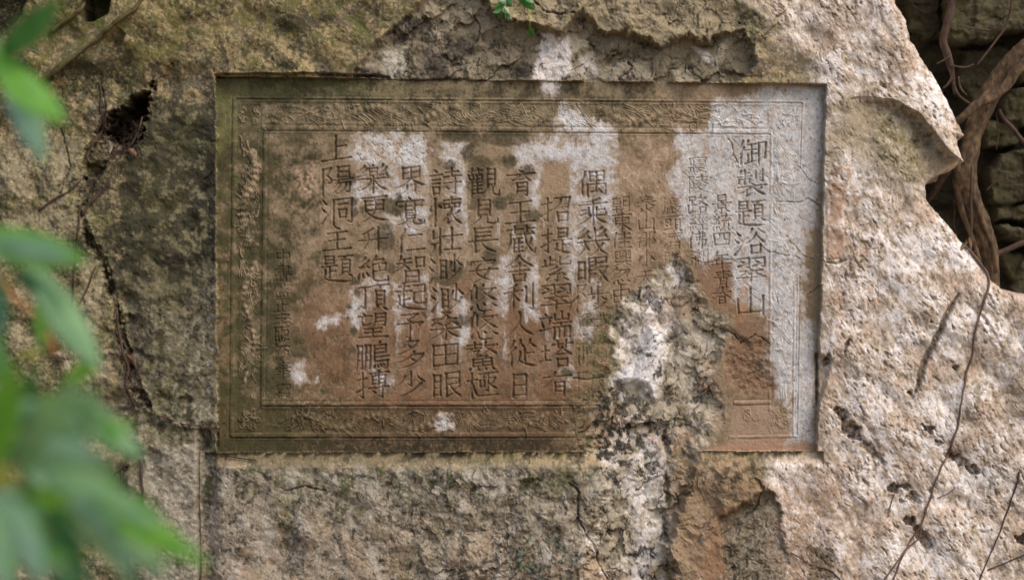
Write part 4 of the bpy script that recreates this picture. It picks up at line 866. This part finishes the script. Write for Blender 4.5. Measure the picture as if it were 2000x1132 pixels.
rock = grid_part('rock_face', keep & ~in_pan & ~left_side)
tag(rock, 'big weathered limestone rock face with a framed inscription cut into it', 'rock face')
lrock = grid_part('mossy_rock', keep & left_side)
tag(lrock, 'mossy grey rock left of the dark crevice, partly behind blurred green leaves', 'rock')
panel = grid_part('inscription_panel', in_pan & (chid == 0) & (relid == 0), rock)
for rid in range(1, 5):
    grid_part('dragon_relief', relid == rid, panel)
for rid in (5, 6):
    grid_part('cloud_relief', relid == rid, panel)
for k in range(len(CHARS)):
    mk = chid == k + 1
    if mk.sum() > 12: grid_part('carved_character', mk, panel)

# ------------------------------------------------------------------ the darker rock standing behind, at the right
BY = .62                      # depth of its face
def back_rock():
    k = (DIST + BY) / DIST; shade_mul = .46
    au = np.arange(1660, 2330, 2.2, dtype=F32); av = np.arange(-330, 760, 2.2, dtype=F32)
    BU, BV = np.meshgrid(au, av)
    w1 = fbm(BU / 45, BV / 45, 201, 4); w2 = fbm(BU / 45, BV / 45, 202, 4); sm = fbm(BU / 10, BV / 10, 203, 3)
    uu = BU + 9 * w1 + 2.5 * sm; vv = BV + 9 * w2 - 2.5 * sm
    f1, c1, r1 = facets(uu / 95, vv / 60, 211, 26, 26); f2, c2, r2 = facets(uu / 34, vv / 22, 212, 9, 9)
    h = f1 * .7 + f2 * .5 + 6 * w1 + 2.2 * sm - 20
    h -= sstep(1960, 1850, BU) * sstep(80, 160, BV) * 45
    tone = np.zeros_like(BU)
    BL = [([(1842, -300), (2400, -300), (2400, 40), (2005, 60), (1975, 72), (1945, 78), (1925, 84), (1870, 90), (1848, 82), (1836, 40)], 62, .75), ([(1740, -300), (1846, -300), (1834, 30), (1846, 74), (1800, 80), (1770, 60)], 18, .1),
          ([(1882, 98), (1960, 88), (1992, 108), (1935, 186), (1900, 205), (1868, 150)], 6, .3), ([(1975, 128), (2400, 90), (2400, 165), (1990, 166)], 40, .9), ([(1966, 172), (2400, 166), (2400, 262), (1962, 250), (1948, 212)], 40, .8),
          ([(1918, 232), (1985, 240), (1990, 286), (1922, 292)], 26, .6), ([(1948, 300), (2100, 275), (2400, 270), (2400, 405), (2000, 392), (1960, 405), (1926, 394), (1922, 340)], 36, .6), ([(1940, 398), (2400, 405), (2400, 438), (1950, 434)], 22, .9),
          ([(1946, 440), (2400, 444), (2400, 486), (1962, 472)], 34, .75), ([(1955, 492), (2400, 490), (2400, 700), (1980, 580)], 8, .35)]
    for pts, hh, tn in BL:
        d, _ = seg_d(uu, vv, pts, True); sd_ = np.where(inside(uu, vv, pts), d, -d); m = sstep(-2, 4, sd_)
        h = h * (1 - m) + m * (hh + f2 * .4 + f1 * .25 + 5 * w1 + 2 * sm + 4 * sstep(0, 9, sd_) - 6 + 9 * np.abs(perlin(BU / 60, BV / 40, 230))); tone = np.maximum(tone, m * tn)
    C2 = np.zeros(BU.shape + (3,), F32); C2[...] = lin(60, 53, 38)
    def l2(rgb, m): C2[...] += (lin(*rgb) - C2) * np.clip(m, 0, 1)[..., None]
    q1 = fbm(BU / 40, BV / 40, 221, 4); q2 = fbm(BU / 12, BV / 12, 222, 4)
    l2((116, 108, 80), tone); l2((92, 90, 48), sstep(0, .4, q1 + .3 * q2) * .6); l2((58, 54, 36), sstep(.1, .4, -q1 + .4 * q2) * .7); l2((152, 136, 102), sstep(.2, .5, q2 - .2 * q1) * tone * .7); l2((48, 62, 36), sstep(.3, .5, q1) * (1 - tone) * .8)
    C2 *= shade_mul  # all its stone colours scaled down, painting in the shade behind the root
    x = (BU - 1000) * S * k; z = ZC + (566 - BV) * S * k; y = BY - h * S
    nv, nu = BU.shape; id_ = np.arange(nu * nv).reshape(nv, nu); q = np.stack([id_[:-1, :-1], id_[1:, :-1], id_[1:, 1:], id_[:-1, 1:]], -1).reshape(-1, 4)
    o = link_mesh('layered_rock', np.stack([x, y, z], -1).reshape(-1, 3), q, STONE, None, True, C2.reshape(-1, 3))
    tag(o, 'dark olive layered rock in the shade behind the thick root at the right', 'rock')
back_rock()

# ------------------------------------------------------------------ roots, vines, twigs
def surf(u, v):
    """depth of the rock's surface at photo pixel (u, v)"""
    i = min(max(np.searchsorted(cu, u), 1), NU - 1); j = min(max(np.searchsorted(rv, v), 1), NV - 1)
    return float(Yw[max(j - 3, 0):j + 4, max(i - 3, 0):i + 4].min())
def smooth_path(pts, n=6):
    P = [Vector(p) for p in pts]; P = [2 * P[0] - P[1]] + P + [2 * P[-1] - P[-2]]; out = []
    for i in range(1, len(P) - 2):
        a, b, c, d = P[i - 1:i + 3]
        for k in range(n):
            t = k / n
            out.append(.5 * ((2 * b) + (c - a) * t + (2 * a - 5 * b + 4 * c - d) * t * t + (3 * b - a - 3 * c + d) * t ** 3))
    return out + [P[-2]]
def tube_mesh(name, pts, radii, mat, sides=10, knob=.12, seed=0, parent=None, n=6):
    path = smooth_path(pts, n); r = random.Random(seed); m = len(path)
    rad = np.interp(np.linspace(0, len(radii) - 1, m), np.arange(len(radii)), radii)
    co = []; ph = [r.uniform(0, 6.28) for _ in range(4)]
    for i, p in enumerate(path):
        t = (path[min(i + 1, m - 1)] - path[max(i - 1, 0)]).normalized()
        a = t.cross(Vector((0, 1, 0)));  a = a.normalized() if a.length > .05 else t.cross(Vector((1, 0, 0))).normalized(); b = t.cross(a)
        for k in range(sides):
            g = 6.2832 * k / sides
            q = rad[i] * (1 + knob * (math.sin(g * 3 + ph[0] + i * .66 / n) * .5 + math.sin(g * 5 + ph[1] - i * .42 / n) * .35 + math.sin(i * 2.0 / n + ph[2] + g) * .6 + math.sin(i * 1.26 / n + ph[3]) * .5))
            d_ = a * math.cos(g) + b * math.sin(g)
            if sides > 11: q *= 1 + .10 * mnoise.noise((p + d_ * q) * 16) + .07 * mnoise.noise(Vector(((p.x + d_.x * q) * 75, (p.y + d_.y * q) * 75, (p.z + d_.z * q) * 30)))
            co.append(p + d_ * q)
    f = []
    for i in range(m - 1):
        for k in range(sides):
            k2 = (k + 1) % sides; f.append((i * sides + k, i * sides + k2, (i + 1) * sides + k2, (i + 1) * sides + k))
    n0 = len(co); co += [path[0], path[-1]]
    for k in range(sides):
        k2 = (k + 1) % sides; f.append((n0, k2, k, k)); f.append((n0 + 1, (m - 1) * sides + k, (m - 1) * sides + k2, (m - 1) * sides + k2))
    me = bpy.data.meshes.new(name); me.from_pydata([tuple(c) for c in co], [], [tuple(dict.fromkeys(q)) for q in f]); me.update()
    me.polygons.foreach_set('use_smooth', np.ones(len(me.polygons), bool)); me.materials.append(mat)
    o = bpy.data.objects.new(name, me); COL.objects.link(o)
    if parent is not None: o.parent = parent; o.matrix_parent_inverse = Matrix.Translation(-parent.location)
    return o
def rooted(name, label, cat, uvr, depth, mat, group=None, sides=10, knob=.12, seed=0, parent=None, n=6):
    """uvr: (u, v, half width in px) at a depth, or lying on the rock when depth is None"""
    pts = []; rad = []
    if depth is None:
        fine_ = []
        for (a, b_, c_), (d_, e_, f_) in zip(uvr[:-1], uvr[1:]):
            q = max(int(math.hypot(d_ - a, e_ - b_) / 14), 1)
            fine_ += [(a + (d_ - a) * t / q, b_ + (e_ - b_) * t / q, c_ + (f_ - c_) * t / q) for t in range(q)]
        uvr = [(a + 2.6 * float(mnoise.noise(Vector((a * .05, b_ * .05, seed)))) , b_, c_ * (1 + .35 * float(mnoise.noise(Vector((a * .09, b_ * .09, seed + 5)))))) for a, b_, c_ in fine_] + [uvr[-1]]; n = 3
    for i, (u, v, w) in enumerate(uvr):
        if depth is None: y = surf(u, v) - w * S * .8
        elif isinstance(depth, (list, tuple)): y = depth[min(i, len(depth) - 1)]
        else: y = depth
        pts.append(at(u, v, y)); rad.append(w * S * (DIST + y) / DIST)
    o = tube_mesh(name, pts, rad, mat, sides, knob, seed, parent, n)
    if label: tag(o, label, cat, group)
    return o
big = rooted('thick_root', 'thick brown tree root running down between the pale rock and the dark layered rock', 'root',
    [(2090, 30, 22.7), (2022, 86, 21.9), (1975, 128, 21.9), (1940, 172, 20.4), (1918, 222, 18.9), (1900, 268, 18.1), (1888, 318, 21.2), (1884, 352, 24.2), (1894, 396, 21.2), (1912, 440, 20.4), (1930, 480, 18.1), (1938, 515, 14.3), (1942, 600, 12.8)], [.40, .40, .40, .40, .38, .36, .34, .34, .36, .36, .36, .36, .36], BARK, None, 44, .08, 3, n=26)
rooted('root_ridge', None, None, [(1896, 330, 3), (1902, 380, 4), (1918, 430, 5), (1938, 480, 4), (1946, 530, 3)], [.30, .30, .31, .32, .33], BARK, None, 12, .2, 4, big)
rooted('root_ridge', None, None, [(1872, 340, 5), (1870, 372, 6), (1882, 420, 5), (1902, 470, 4), (1918, 520, 3)], [.32, .32, .32, .33, .34], BARK, None, 12, .2, 5, big)
rooted('side_root', None, None, [(2020, 108, 9), (1988, 138, 10), (1962, 170, 10), (1932, 192, 10), (1908, 204, 9), (1880, 228, 7), (1856, 246, 6)], [.33, .32, .31, .29, .28, .27, .3], BARK, None, 14, .16, 6, big)
rooted('side_root', None, None, [(1850, 332, 10), (1838, 352, 7), (1822, 378, 6), (1806, 400, 5)], [.34, .36, .4, .44], BARK2, None, 10, .16, 7, big)
hang = rooted('hanging_root', 'purplish brown root hanging in front of the top slab at the upper right', 'root', [(1872, -60, 7), (1862, -8, 7), (1853, 40, 8), (1842, 78, 7), (1850, 104, 8), (1858, 130, 7), (1862, 158, 4), (1864, 185, 2)], .42, BARK2, None, 12, .18, 8)
for k, p in enumerate([[(1858, 128, 2.4), (1885, 132, 2.2), (1902, 126, 1.6)], [(1862, 160, 2.8), (1870, 182, 2.6), (1884, 196, 2.4), (1902, 206, 2.0)], [(1872, 150, 2), (1876, 172, 2), (1888, 186, 1.4)], [(1860, 152, 3), (1850, 166, 2.4), (1842, 172, 1.6)], [(1856, 110, 2), (1830, 125, 1.5)]]):
    rooted('rootlet', None, None, p, .40, BARK2, None, 7, .15, 20 + k, hang)
for k, (p, y, lab) in enumerate([
    ([(1980, -40, 2.6), (1974, 20, 2.6), (1962, 56, 2.6), (1945, 80, 2.4), (1925, 106, 2.0), (1908, 128, 1.4)], .44, 'thin dark root curving across the edge of the top slab'),
    ([(1950, 214, 4), (1960, 232, 4), (1978, 250, 4.5), (1998, 276, 5), (2030, 300, 5)], .46, 'short root slanting down rightwards from the thick root at mid height'),
    ([(1898, 322, 2.2), (1897, 380, 2.4), (1898, 430, 2.4), (1896, 482, 1.8)], .27, 'thin straight root hanging down the front of the thick root'),
    ([(2030, 462, 6), (1996, 474, 6), (1962, 490, 6), (1938, 498, 5)], .47, 'dark root entering from the right edge below the layered blocks'),
    ([(1935, 60, 1.6), (1880, 52, 1.4), (1866, 44, 1.2)], .46, 'hair thin rootlet lying across the face of the top slab'),
    ([(1946, 220, 1.6), (1950, 260, 1.6), (1946, 292, 1.2)], .47, 'thin pale rootlet hanging beside the thick root over a small block'),
    ([(2010, 360, 1.4), (1976, 362, 1.4), (1950, 352, 1.3), (1926, 372, 1.2)], .48, 'thin dark rootlet crossing the largest block behind the thick root'),
    ([(1866, 398, 2), (1864, 440, 2), (1870, 474, 1.6)], .40, 'fine rootlet hanging in the dark hollow left of the thick root')]):
    rooted('thin_root', lab, 'root', p, y, BARK2, 'thin roots in front of the layered rock', 8, .15, 40 + k)
vine = rooted('vine', 'long thin brown vine trailing down the pale rock right of the panel', 'vine',
    [(1880, 476, 2.16), (1896, 492, 2.59), (1914, 514, 2.88), (1928, 534, 2.88), (1931, 556, 2.59), (1925, 582, 2.45), (1912, 616, 2.30), (1904, 650, 2.16), (1900, 690, 2.09), (1886, 735, 2.02), (1879, 780, 1.94), (1870, 836, 1.94), (1852, 886, 1.87), (1833, 924, 1.87), (1818, 968, 1.80), (1800, 1022, 1.87), (1776, 1058, 1.66), (1756, 1100, 1.58), (1738, 1150, 1.44)], None, VINE, None, 10, .14, 9)
for k, p in enumerate([[(1800, 1024, 2), (1796, 1050, 1.9), (1770, 1072, 1.7), (1740, 1112, 1.6), (1716, 1150, 1.4)], [(1830, 972, 1), (1852, 962, .9), (1866, 950, .8)], [(1748, 960, 1), (1738, 990, 1), (1734, 1010, .9)]]):
    rooted('shoot', None, None, p, None, VINE, None, 7, .12, 60 + k, vine)
rooted('thin_vine', 'faint thin vine slanting over the rock at the lower right edge', 'vine', [(1992, 920, 1.6), (1976, 975, 1.6), (1952, 1040, 1.6), (1930, 1090, 1.4), (1905, 1150, 1.3)], None, BARK2, 'thin vines low on the right rock', 7, .1, 70)
rooted('thin_vine', 'thin vine rising rightwards along the very bottom right corner', 'vine', [(1930, 1112, 1.2), (1960, 1100, 1.3), (2010, 1078, 1.3)], None, BARK2, 'thin vines low on the right rock', 7, .1, 71)
rooted('thin_vine', 'short thin vine creeping over the rock below the panel corner', 'vine', [(1545, 1078, 1.1), (1580, 1100, 1.1), (1620, 1112, 1.2), (1660, 1150, 1.2)], None, BARK2, 'thin vines low on the right rock', 7, .1, 72)
MOSSR = noise_mat('mossy_bark', [(.3, (52, 48, 28)), (.5, (86, 76, 46)), (.64, (84, 84, 46)), (.8, (124, 112, 78))], 60, .9, (1, 1, 1), .004)
rooted('mossy_root', 'mossy root running diagonally along the ledge at the top left', 'root', [(60, 170, 5), (110, 136, 6), (150, 106, 4), (190, 76, 4), (222, 46, 5), (262, 18, 4), (300, -30, 4)], None, MOSSR, 'roots on the upper left ledge', 14, .22, 10)
rooted('mossy_root', 'thin brown root above the dark gap at the top left corner', 'root', [(100, 62, 4), (130, 40, 4), (160, 14, 4), (180, -30, 4)], None, MOSSR, 'roots on the upper left ledge', 10, .2, 11)
for k, (p, lab) in enumerate([
    ([(232, 210, 2.6), (234, 228, 2.6), (224, 244, 2.2), (208, 258, 2), (190, 278, 2)], 'pale bent root at the top of the dark hollow'),
    ([(278, 228, 1.8), (268, 258, 2), (258, 280, 2), (246, 290, 1.8)], 'thin root down the right side of the dark hollow'),
    ([(208, 222, 2.6), (198, 256, 2.8), (180, 282, 2.6), (168, 310, 2.4)], 'brown root along the left lip of the dark hollow'),
    ([(216, 350, 2.6), (196, 378, 3), (172, 402, 3), (160, 420, 2.6)], 'dark root slanting into the crevice below the hollow'),
    ([(156, 400, 1.8), (152, 450, 1.8), (146, 520, 1.8), (142, 590, 1.6), (138, 660, 1.4)], 'thin vertical rootlet on the left block'),
    ([(226, 600, 2), (232, 650, 2.4), (242, 696, 3), (250, 720, 3), (246, 752, 2.4), (262, 790, 2)], 'twisted root in the lower part of the crevice'),
    ([(212, 688, 1.6), (236, 694, 1.8), (262, 712, 1.8), (276, 742, 1.5)], 'pale twig crossing the crevice near its lower end'),
    ([(250, 905, 3.2), (232, 918, 3), (214, 932, 2.6), (195, 946, 2)], 'dark twig slanting left on the lower left rock'),
    ([(238, 912, 2.6), (236, 950, 2.6), (232, 980, 2.4), (229, 1006, 1.8)], 'dark upright twig on the lower left rock, left of its twin'),
    ([(275, 895, 2.8), (277, 940, 2.6), (279, 975, 2.6), (281, 1015, 2)], 'dark upright twig on the lower left rock, right of its twin'),
    ([(308, 812, 1.4), (322, 814, 1.6), (350, 826, 1.6), (392, 832, 1.6), (400, 852, 1.3)], 'thin twig on the ledge at the panel\'s lower left corner'),
    ([(75, 412, 2), (108, 388, 2), (140, 370, 1.8), (158, 352, 1.5)], 'thin stem crossing the left block'),
    ([(192, 160, 1.8), (198, 190, 1.8), (196, 215, 1.6), (204, 236, 1.4)], 'thin root on the mossy stone above the dark hollow'),
    ([(186, 520, 1.4), (172, 560, 1.5), (150, 600, 1.4)], 'short thin rootlet beside the middle of the crevice'),
    ([(444, 890, 1.3), (470, 894, 1.5), (500, 898, 1.2)], 'thin straight twig lying on the ledge under the panel')]):
    rooted('rootlet', lab, 'root', p, None, BARK2, 'rootlets around the left crevice', 8, .14, 80 + k)

# ------------------------------------------------------------------ leaves
def leaf_mesh(name, base, tip, width, mat, roll=0.0, droop=.12, fold=.22, parent=None, wave=.0, tipf=.85):
    base, tip = Vector(base), Vector(tip); ax = tip - base; L = ax.length; ax.normalize()
    side = ax.cross(Vector((0, 1, 0))); side = side.normalized() if side.length > .05 else Vector((1, 0, 0))
    nrm = side.cross(ax).normalized(); q = Matrix.Rotation(roll, 3, ax); side = q @ side; nrm = q @ nrm
    nu_, nw = 18, 8; co = []
    for i in range(nu_ + 1):
        t = i / nu_; w = width / 2 * max(math.sin(math.pi * min(t ** tipf, 1)) ** .85, .015) * (1 if t < .7 else 1 - (t - .7) * .55)
        c = base + ax * L * t + nrm * (-droop * L * t * t + droop * L * .55 * t)
        for k in range(nw + 1):
            s = k / nw * 2 - 1
            co.append(c + side * w * s + nrm * (abs(s) * w * fold + wave * w * math.sin(t * 14 + s * 2)))
    f = [(i * (nw + 1) + k, i * (nw + 1) + k + 1, (i + 1) * (nw + 1) + k + 1, (i + 1) * (nw + 1) + k) for i in range(nu_) for k in range(nw)]
    me = bpy.data.meshes.new(name); me.from_pydata([tuple(c) for c in co], [], f); me.update()
    me.polygons.foreach_set('use_smooth', np.ones(len(f), bool)); me.materials.append(mat)
    o = bpy.data.objects.new(name, me); COL.objects.link(o)
    if parent is not None: o.parent = parent; o.matrix_parent_inverse = Matrix.Translation(-parent.location)
    return o
def near(u, v, d): return at(u, v, d - DIST)
STEM = noise_mat('twig_bark', [(.3, (120, 82, 44)), (.7, (168, 122, 70))], 120, .7); GSTEM = noise_mat('green_stem', [(.3, (84, 110, 44)), (.7, (120, 140, 60))], 120, .6)
def branch(label, root_uvd, stem, stem_w, leaves, mat, seed):
    b = empty('leafy_branch', near(*root_uvd)); tag(b, label, 'branch', 'out of focus branches at the left edge')
    tube_mesh('stem', [near(*p) for p in stem], [stem_w * S * p[2] / DIST for p in stem], mat, 8, .1, seed, b)
    rr = random.Random(seed + 40)
    if seed == 3:                                                # the same spray again further in: thinner, smaller leaves between the big ones
        for k in range(34):
            u0 = rr.uniform(-60, 150); v0 = rr.uniform(740, 1080); a = rr.choice((rr.uniform(.2, .75), rr.uniform(.2, .75), rr.uniform(-.9, .1), rr.uniform(1.0, 1.5))); l = rr.uniform(90, 190)
            u1 = u0 + math.cos(a) * l; v1 = v0 + math.sin(a) * l
            if u1 > 250 + (v1 - 800) * .3: continue
            d = rr.uniform(2.5, 3.3); leaves.append((u0, v0, d, u1, v1, d - .12, rr.uniform(34, 58), rr.choice((LEAF_C, LEAF_C, LEAF_A, LEAF_A, LEAF_B)), rr.uniform(-.6, .6), .1))
    for (u0, v0, d0, u1, v1, d1, w, m, roll, droop) in leaves:
        leaf_mesh('leaf', near(u0, v0, d0), near(u1, v1, d1), 0.82 * w * S * (d0 + d1) / 2 / DIST, m, roll, droop, .2, b, .02)
    return b
branch('blurred branch with two long leaves hanging in at the upper left edge', (-60, 90, 2.9), [(-120, 70, 2.9), (-50, 96, 2.9), (4, 112, 2.9)], 7,
    [(-2, 118, 2.9, 124, -8, 2.8, 70, LEAF_B, .4, .05), (-10, 96, 2.9, 132, 262, 2.75, 96, LEAF_A, -.65, .14), (-4, 120, 2.9, 104, 330, 2.7, 84, LEAF_C, .25, .1), (-50, 60, 3.0, 22, 128, 2.9, 50, LEAF_A, .3, .1)], GSTEM, 1)
branch('blurred branch with a bare brown twig and broad leaves at mid left edge', (-60, 480, 3.4), [(-90, 440, 3.4), (-20, 520, 3.4), (10, 556, 3.4), (28, 584, 3.4), (68, 616, 3.4), (92, 650, 3.4), (108, 692, 3.4)], 5,
    [(-60, 446, 2.9, 184, 522, 2.75, 104, LEAF_A, -.5, .1), (-30, 470, 2.85, 160, 508, 2.7, 56, LEAF_C, -.1, .1), (60, 515, 3.0, 206, 740, 2.8, 80, LEAF_C, -.3, .12), (30, 530, 3.0, 150, 640, 2.9, 60, LEAF_B, .3, .12), (-50, 505, 3.0, 20, 660, 2.9, 76, LEAF_B, .3, .1), (70, 590, 3.3, 84, 692, 3.3, 52, LEAF_A, .7, .1), (40, 690, 3.4, 84, 694, 3.4, 18, LEAF_Y, .4, .1), (-60, 600, 3.0, 30, 780, 2.9, 80, LEAF_A, .5, .1)], STEM, 2)
branch('large blurred spray of long green leaves filling the lower left corner', (-80, 900, 2.5), [(-140, 880, 2.5), (-30, 905, 2.5), (60, 890, 2.5), (120, 870, 2.5)], 8,
    [(40, 930, 2.5, 165, 722, 2.35, 84, LEAF_C, .4, .1), (100, 930, 2.6, 196, 740, 2.5, 74, LEAF_C, .2, .1), (-20, 930, 2.4, 30, 690, 2.3, 90, LEAF_A, .3, .1), (20, 900, 2.7, 76, 700, 2.6, 60, LEAF_B, .2, .1),
     (130, 772, 2.7, 288, 905, 2.6, 72, LEAF_C, -.4, .1), (30, 850, 2.6, 236, 800, 2.5, 70, LEAF_C, .5, .1), (60, 890, 2.6, 332, 1046, 2.4, 82, LEAF_C, -.35, .1), (150, 935, 2.6, 420, 1120, 2.4, 80, LEAF_A, -.6, .08),
     (120, 955, 2.6, 290, 1160, 2.4, 80, LEAF_C, .3, .1), (60, 950, 2.5, 190, 1160, 2.4, 80, LEAF_B, .3, .1), (-10, 960, 2.4, 110, 1160, 2.2, 84, LEAF_C, .1, .1), (-50, 950, 2.4, 24, 1160, 2.3, 90, LEAF_C, .2, .1),
     (-60, 915, 2.2, 50, 950, 2.2, 60, LEAF_Y, .5, .1), (-50, 810, 2.5, 70, 862, 2.4, 70, LEAF_C, .5, .1), (-70, 740, 2.5, 30, 880, 2.4, 90, LEAF_A, -.3, .1), (100, 1000, 2.8, 236, 1016, 2.7, 56, LEAF_A, -.2, .1),
     (-30, 1040, 2.5, 150, 1100, 2.4, 60, LEAF_A, -.3, .1), (150, 880, 2.7, 250, 960, 2.6, 60, LEAF_A, .3, .1), (170, 840, 2.8, 270, 830, 2.8, 44, LEAF_A, .3, .1), (180, 1000, 2.7, 300, 1080, 2.6, 50, LEAF_B, .35, .1),
     (60, 820, 2.5, 150, 760, 2.4, 60, LEAF_A, .2, .1), (80, 860, 2.4, 200, 900, 2.3, 64, LEAF_C, -.2, .1), (20, 990, 2.5, 150, 960, 2.4, 60, LEAF_A, .3, .1), (-20, 870, 2.6, 50, 800, 2.5, 56, LEAF_C, .2, .1), (160, 790, 2.6, 250, 870, 2.5, 52, LEAF_A, -.2, .1),
     (90, 920, 2.5, 220, 985, 2.4, 66, LEAF_C, -.3, .1), (0, 1010, 2.6, 70, 1080, 2.5, 60, LEAF_A, .2, .1), (200, 960, 2.7, 330, 1010, 2.6, 44, LEAF_A, -.2, .1), (-30, 760, 2.6, 60, 830, 2.5, 60, LEAF_C, -.3, .1), (220, 1040, 2.6, 340, 1130, 2.5, 50, LEAF_C, -.3, .1)], GSTEM, 3)

# small plants rooted in the rock
def small_plant(name, label, cat, stem, leaves, group=None, mat=LEAF_S):
    u0, v0 = stem[0][:2]; e = empty(name, at(u0, v0, surf(u0, v0))); tag(e, label, cat, group)
    def P(u, v, off): return at(u, v, surf(u, v) - off * S)
    tube_mesh('stem', [P(u, v, o) for u, v, o in stem], [1.2 * S, .8 * S], GSTEM if len(leaves) < 9 else STEM, 6, .05, 1, e)
    for (a, b, c, d, w, roll) in leaves: leaf_mesh('leaf', P(a, b, 9), P(c, d, 14), w * S, mat, roll, .1, .2, e)
small_plant('seedling', 'small bright green seedling sprouting at the top edge over the broken stone', 'seedling', [(1026, -14, 4), (1030, 14, 8), (1034, 44, 10), (1038, 72, 8)],
    [(1010, -6, 1046, 20, 16, .3), (1026, -12, 1040, 8, 14, -.4), (1028, 4, 1046, 16, 11, .5), (1034, 54, 1042, 74, 12, .2), (1036, 60, 1032, 68, 6, 0)])
small_plant('seedling', 'small dark green seedling with rounded leaves left of the bright one at the top', 'seedling', [(990, -14, 4), (988, 6, 8), (980, 26, 10), (974, 40, 8)],
    [(986, -2, 1000, 14, 16, .3), (984, 8, 964, 16, 14, -.4), (980, 16, 962, 26, 12, .5), (978, 24, 972, 38, 11, .2), (984, 14, 994, 28, 13, -.3), (990, 26, 994, 42, 9, .3), (990, 0, 976, 4, 12, .2)], None, LEAF_B)
def fern(stem, label):
    lv = []
    for i in range(len(stem) * 4):
        t = i / (len(stem) * 4 - 1) * (len(stem) - 1.001); k = int(t); f = t - k
        u = stem[k][0] * (1 - f) + stem[k + 1][0] * f; v = stem[k][1] * (1 - f) + stem[k + 1][1] * f
        for sg in (-1, 1): lv.append((u, v, u + sg * 8, v - 3 + (i % 3), 6, sg * .3))
    small_plant('small_fern', label, 'fern', stem, lv, 'ferns low on the left rock', LEAF_A)
fern([(148, 1120, 6), (142, 1098, 10), (134, 1080, 12), (122, 1072, 10)], 'small fern frond above the dark nook at the bottom left, the rightmost one')
fern([(86, 1112, 6), (80, 1096, 10), (74, 1086, 12), (70, 1080, 10)], 'small fern frond left of the dark nook at the bottom left')
fern([(76, 1044, 6), (66, 1036, 10), (58, 1026, 12), (54, 1012, 10)], 'small fern frond highest on the lower left rock')

# dead leaves caught in the crevice and on the ledges
def dead(u0, v0, u1, v1, w, lab, m=DRY, roll=.3, off=6):
    y = max(surf(u0, v0), surf(u1, v1)) if False else surf((u0 + u1) / 2, (v0 + v1) / 2)
    o = leaf_mesh('dry_leaf', at(u0, v0, y - off * S), at(u1, v1, y - (off + 3) * S), w * S, m, roll, .3, .4, None, .08)
    tag(o, lab, 'dry leaf', 'dead leaves caught in the rock')
dead(250, 290, 268, 306, 13, 'orange brown dead leaf lying under the dark hollow', DRY, .2, 10)
dead(228, 292, 240, 286, 8, 'small pale dead leaf beside the orange one under the dark hollow', DRYP, -.3, 10)
dead(212, 274, 216, 300, 12, 'pale grey upright dead leaf left of the orange one', DRYP, .4, 10)
dead(244, 692, 268, 712, 13, 'tan curled dead leaf low in the crevice', DRY, .5, 10)
dead(104, 690, 132, 700, 18, 'pale dead leaf in the nook behind the blurred branch', DRYP, .2, 14); dead(128, 700, 136, 730, 12, 'curled cream dead leaf hanging below the nook behind the branch', DRYP, -.4, 14)
dead(336, 824, 356, 832, 8, 'pale papery dead leaf on the ledge by the panel corner', DRYP, .2, 6)
dead(104, 1112, 122, 1128, 16, 'brown dead leaf in the dark nook at the bottom left', DRY, .2, 12)
dead(1876, 490, 1890, 470, 9, 'grey brown dead leaf at the base of the thick root', DRYP, .3, 20); dead(1892, 462, 1898, 490, 7, 'curled dead leaf leaning on the thick root above the vine', DRY, .6, 24)
LIT = []
r = random.Random(77); co = []; fc_ = []
for (u, v, su, sv, n) in [(240, 262, 22, 12, 90), (232, 296, 20, 8, 60), (225, 320, 10, 20, 40), (252, 735, 12, 28, 70), (268, 778, 14, 16, 40), (112, 690, 16, 20, 40), (1902, 478, 8, 7, 16), (380, 832, 24, 5, 16)]:
    for k in range(n):
        a, b_ = r.gauss(u, su), r.gauss(v, sv); g = r.uniform(0, 6.28); l = r.uniform(4, 14); w = r.uniform(.5, 1.1)
        p = at(a, b_, surf(a, b_) - r.uniform(1, 6) * S); q = p + Vector((math.cos(g) * l * S, r.uniform(-3, 3) * S, math.sin(g) * l * S)); sd_ = Vector((-math.sin(g), 0, math.cos(g))) * w * S; dp = Vector((0, w * S, 0))
        i0 = len(co); co += [p + sd_, p - sd_, p + dp, q + sd_ * .6, q - sd_ * .6, q + dp * .6]; fc_ += [(i0, i0 + 1, i0 + 4, i0 + 3), (i0 + 1, i0 + 2, i0 + 5, i0 + 4), (i0 + 2, i0, i0 + 3, i0 + 5)]
litter = link_mesh('twig_litter', [tuple(c) for c in co], fc_, BARK2, None, False); tag(litter, 'fine dead twigs and litter lodged in the crevices', 'litter', None, 'stuff')
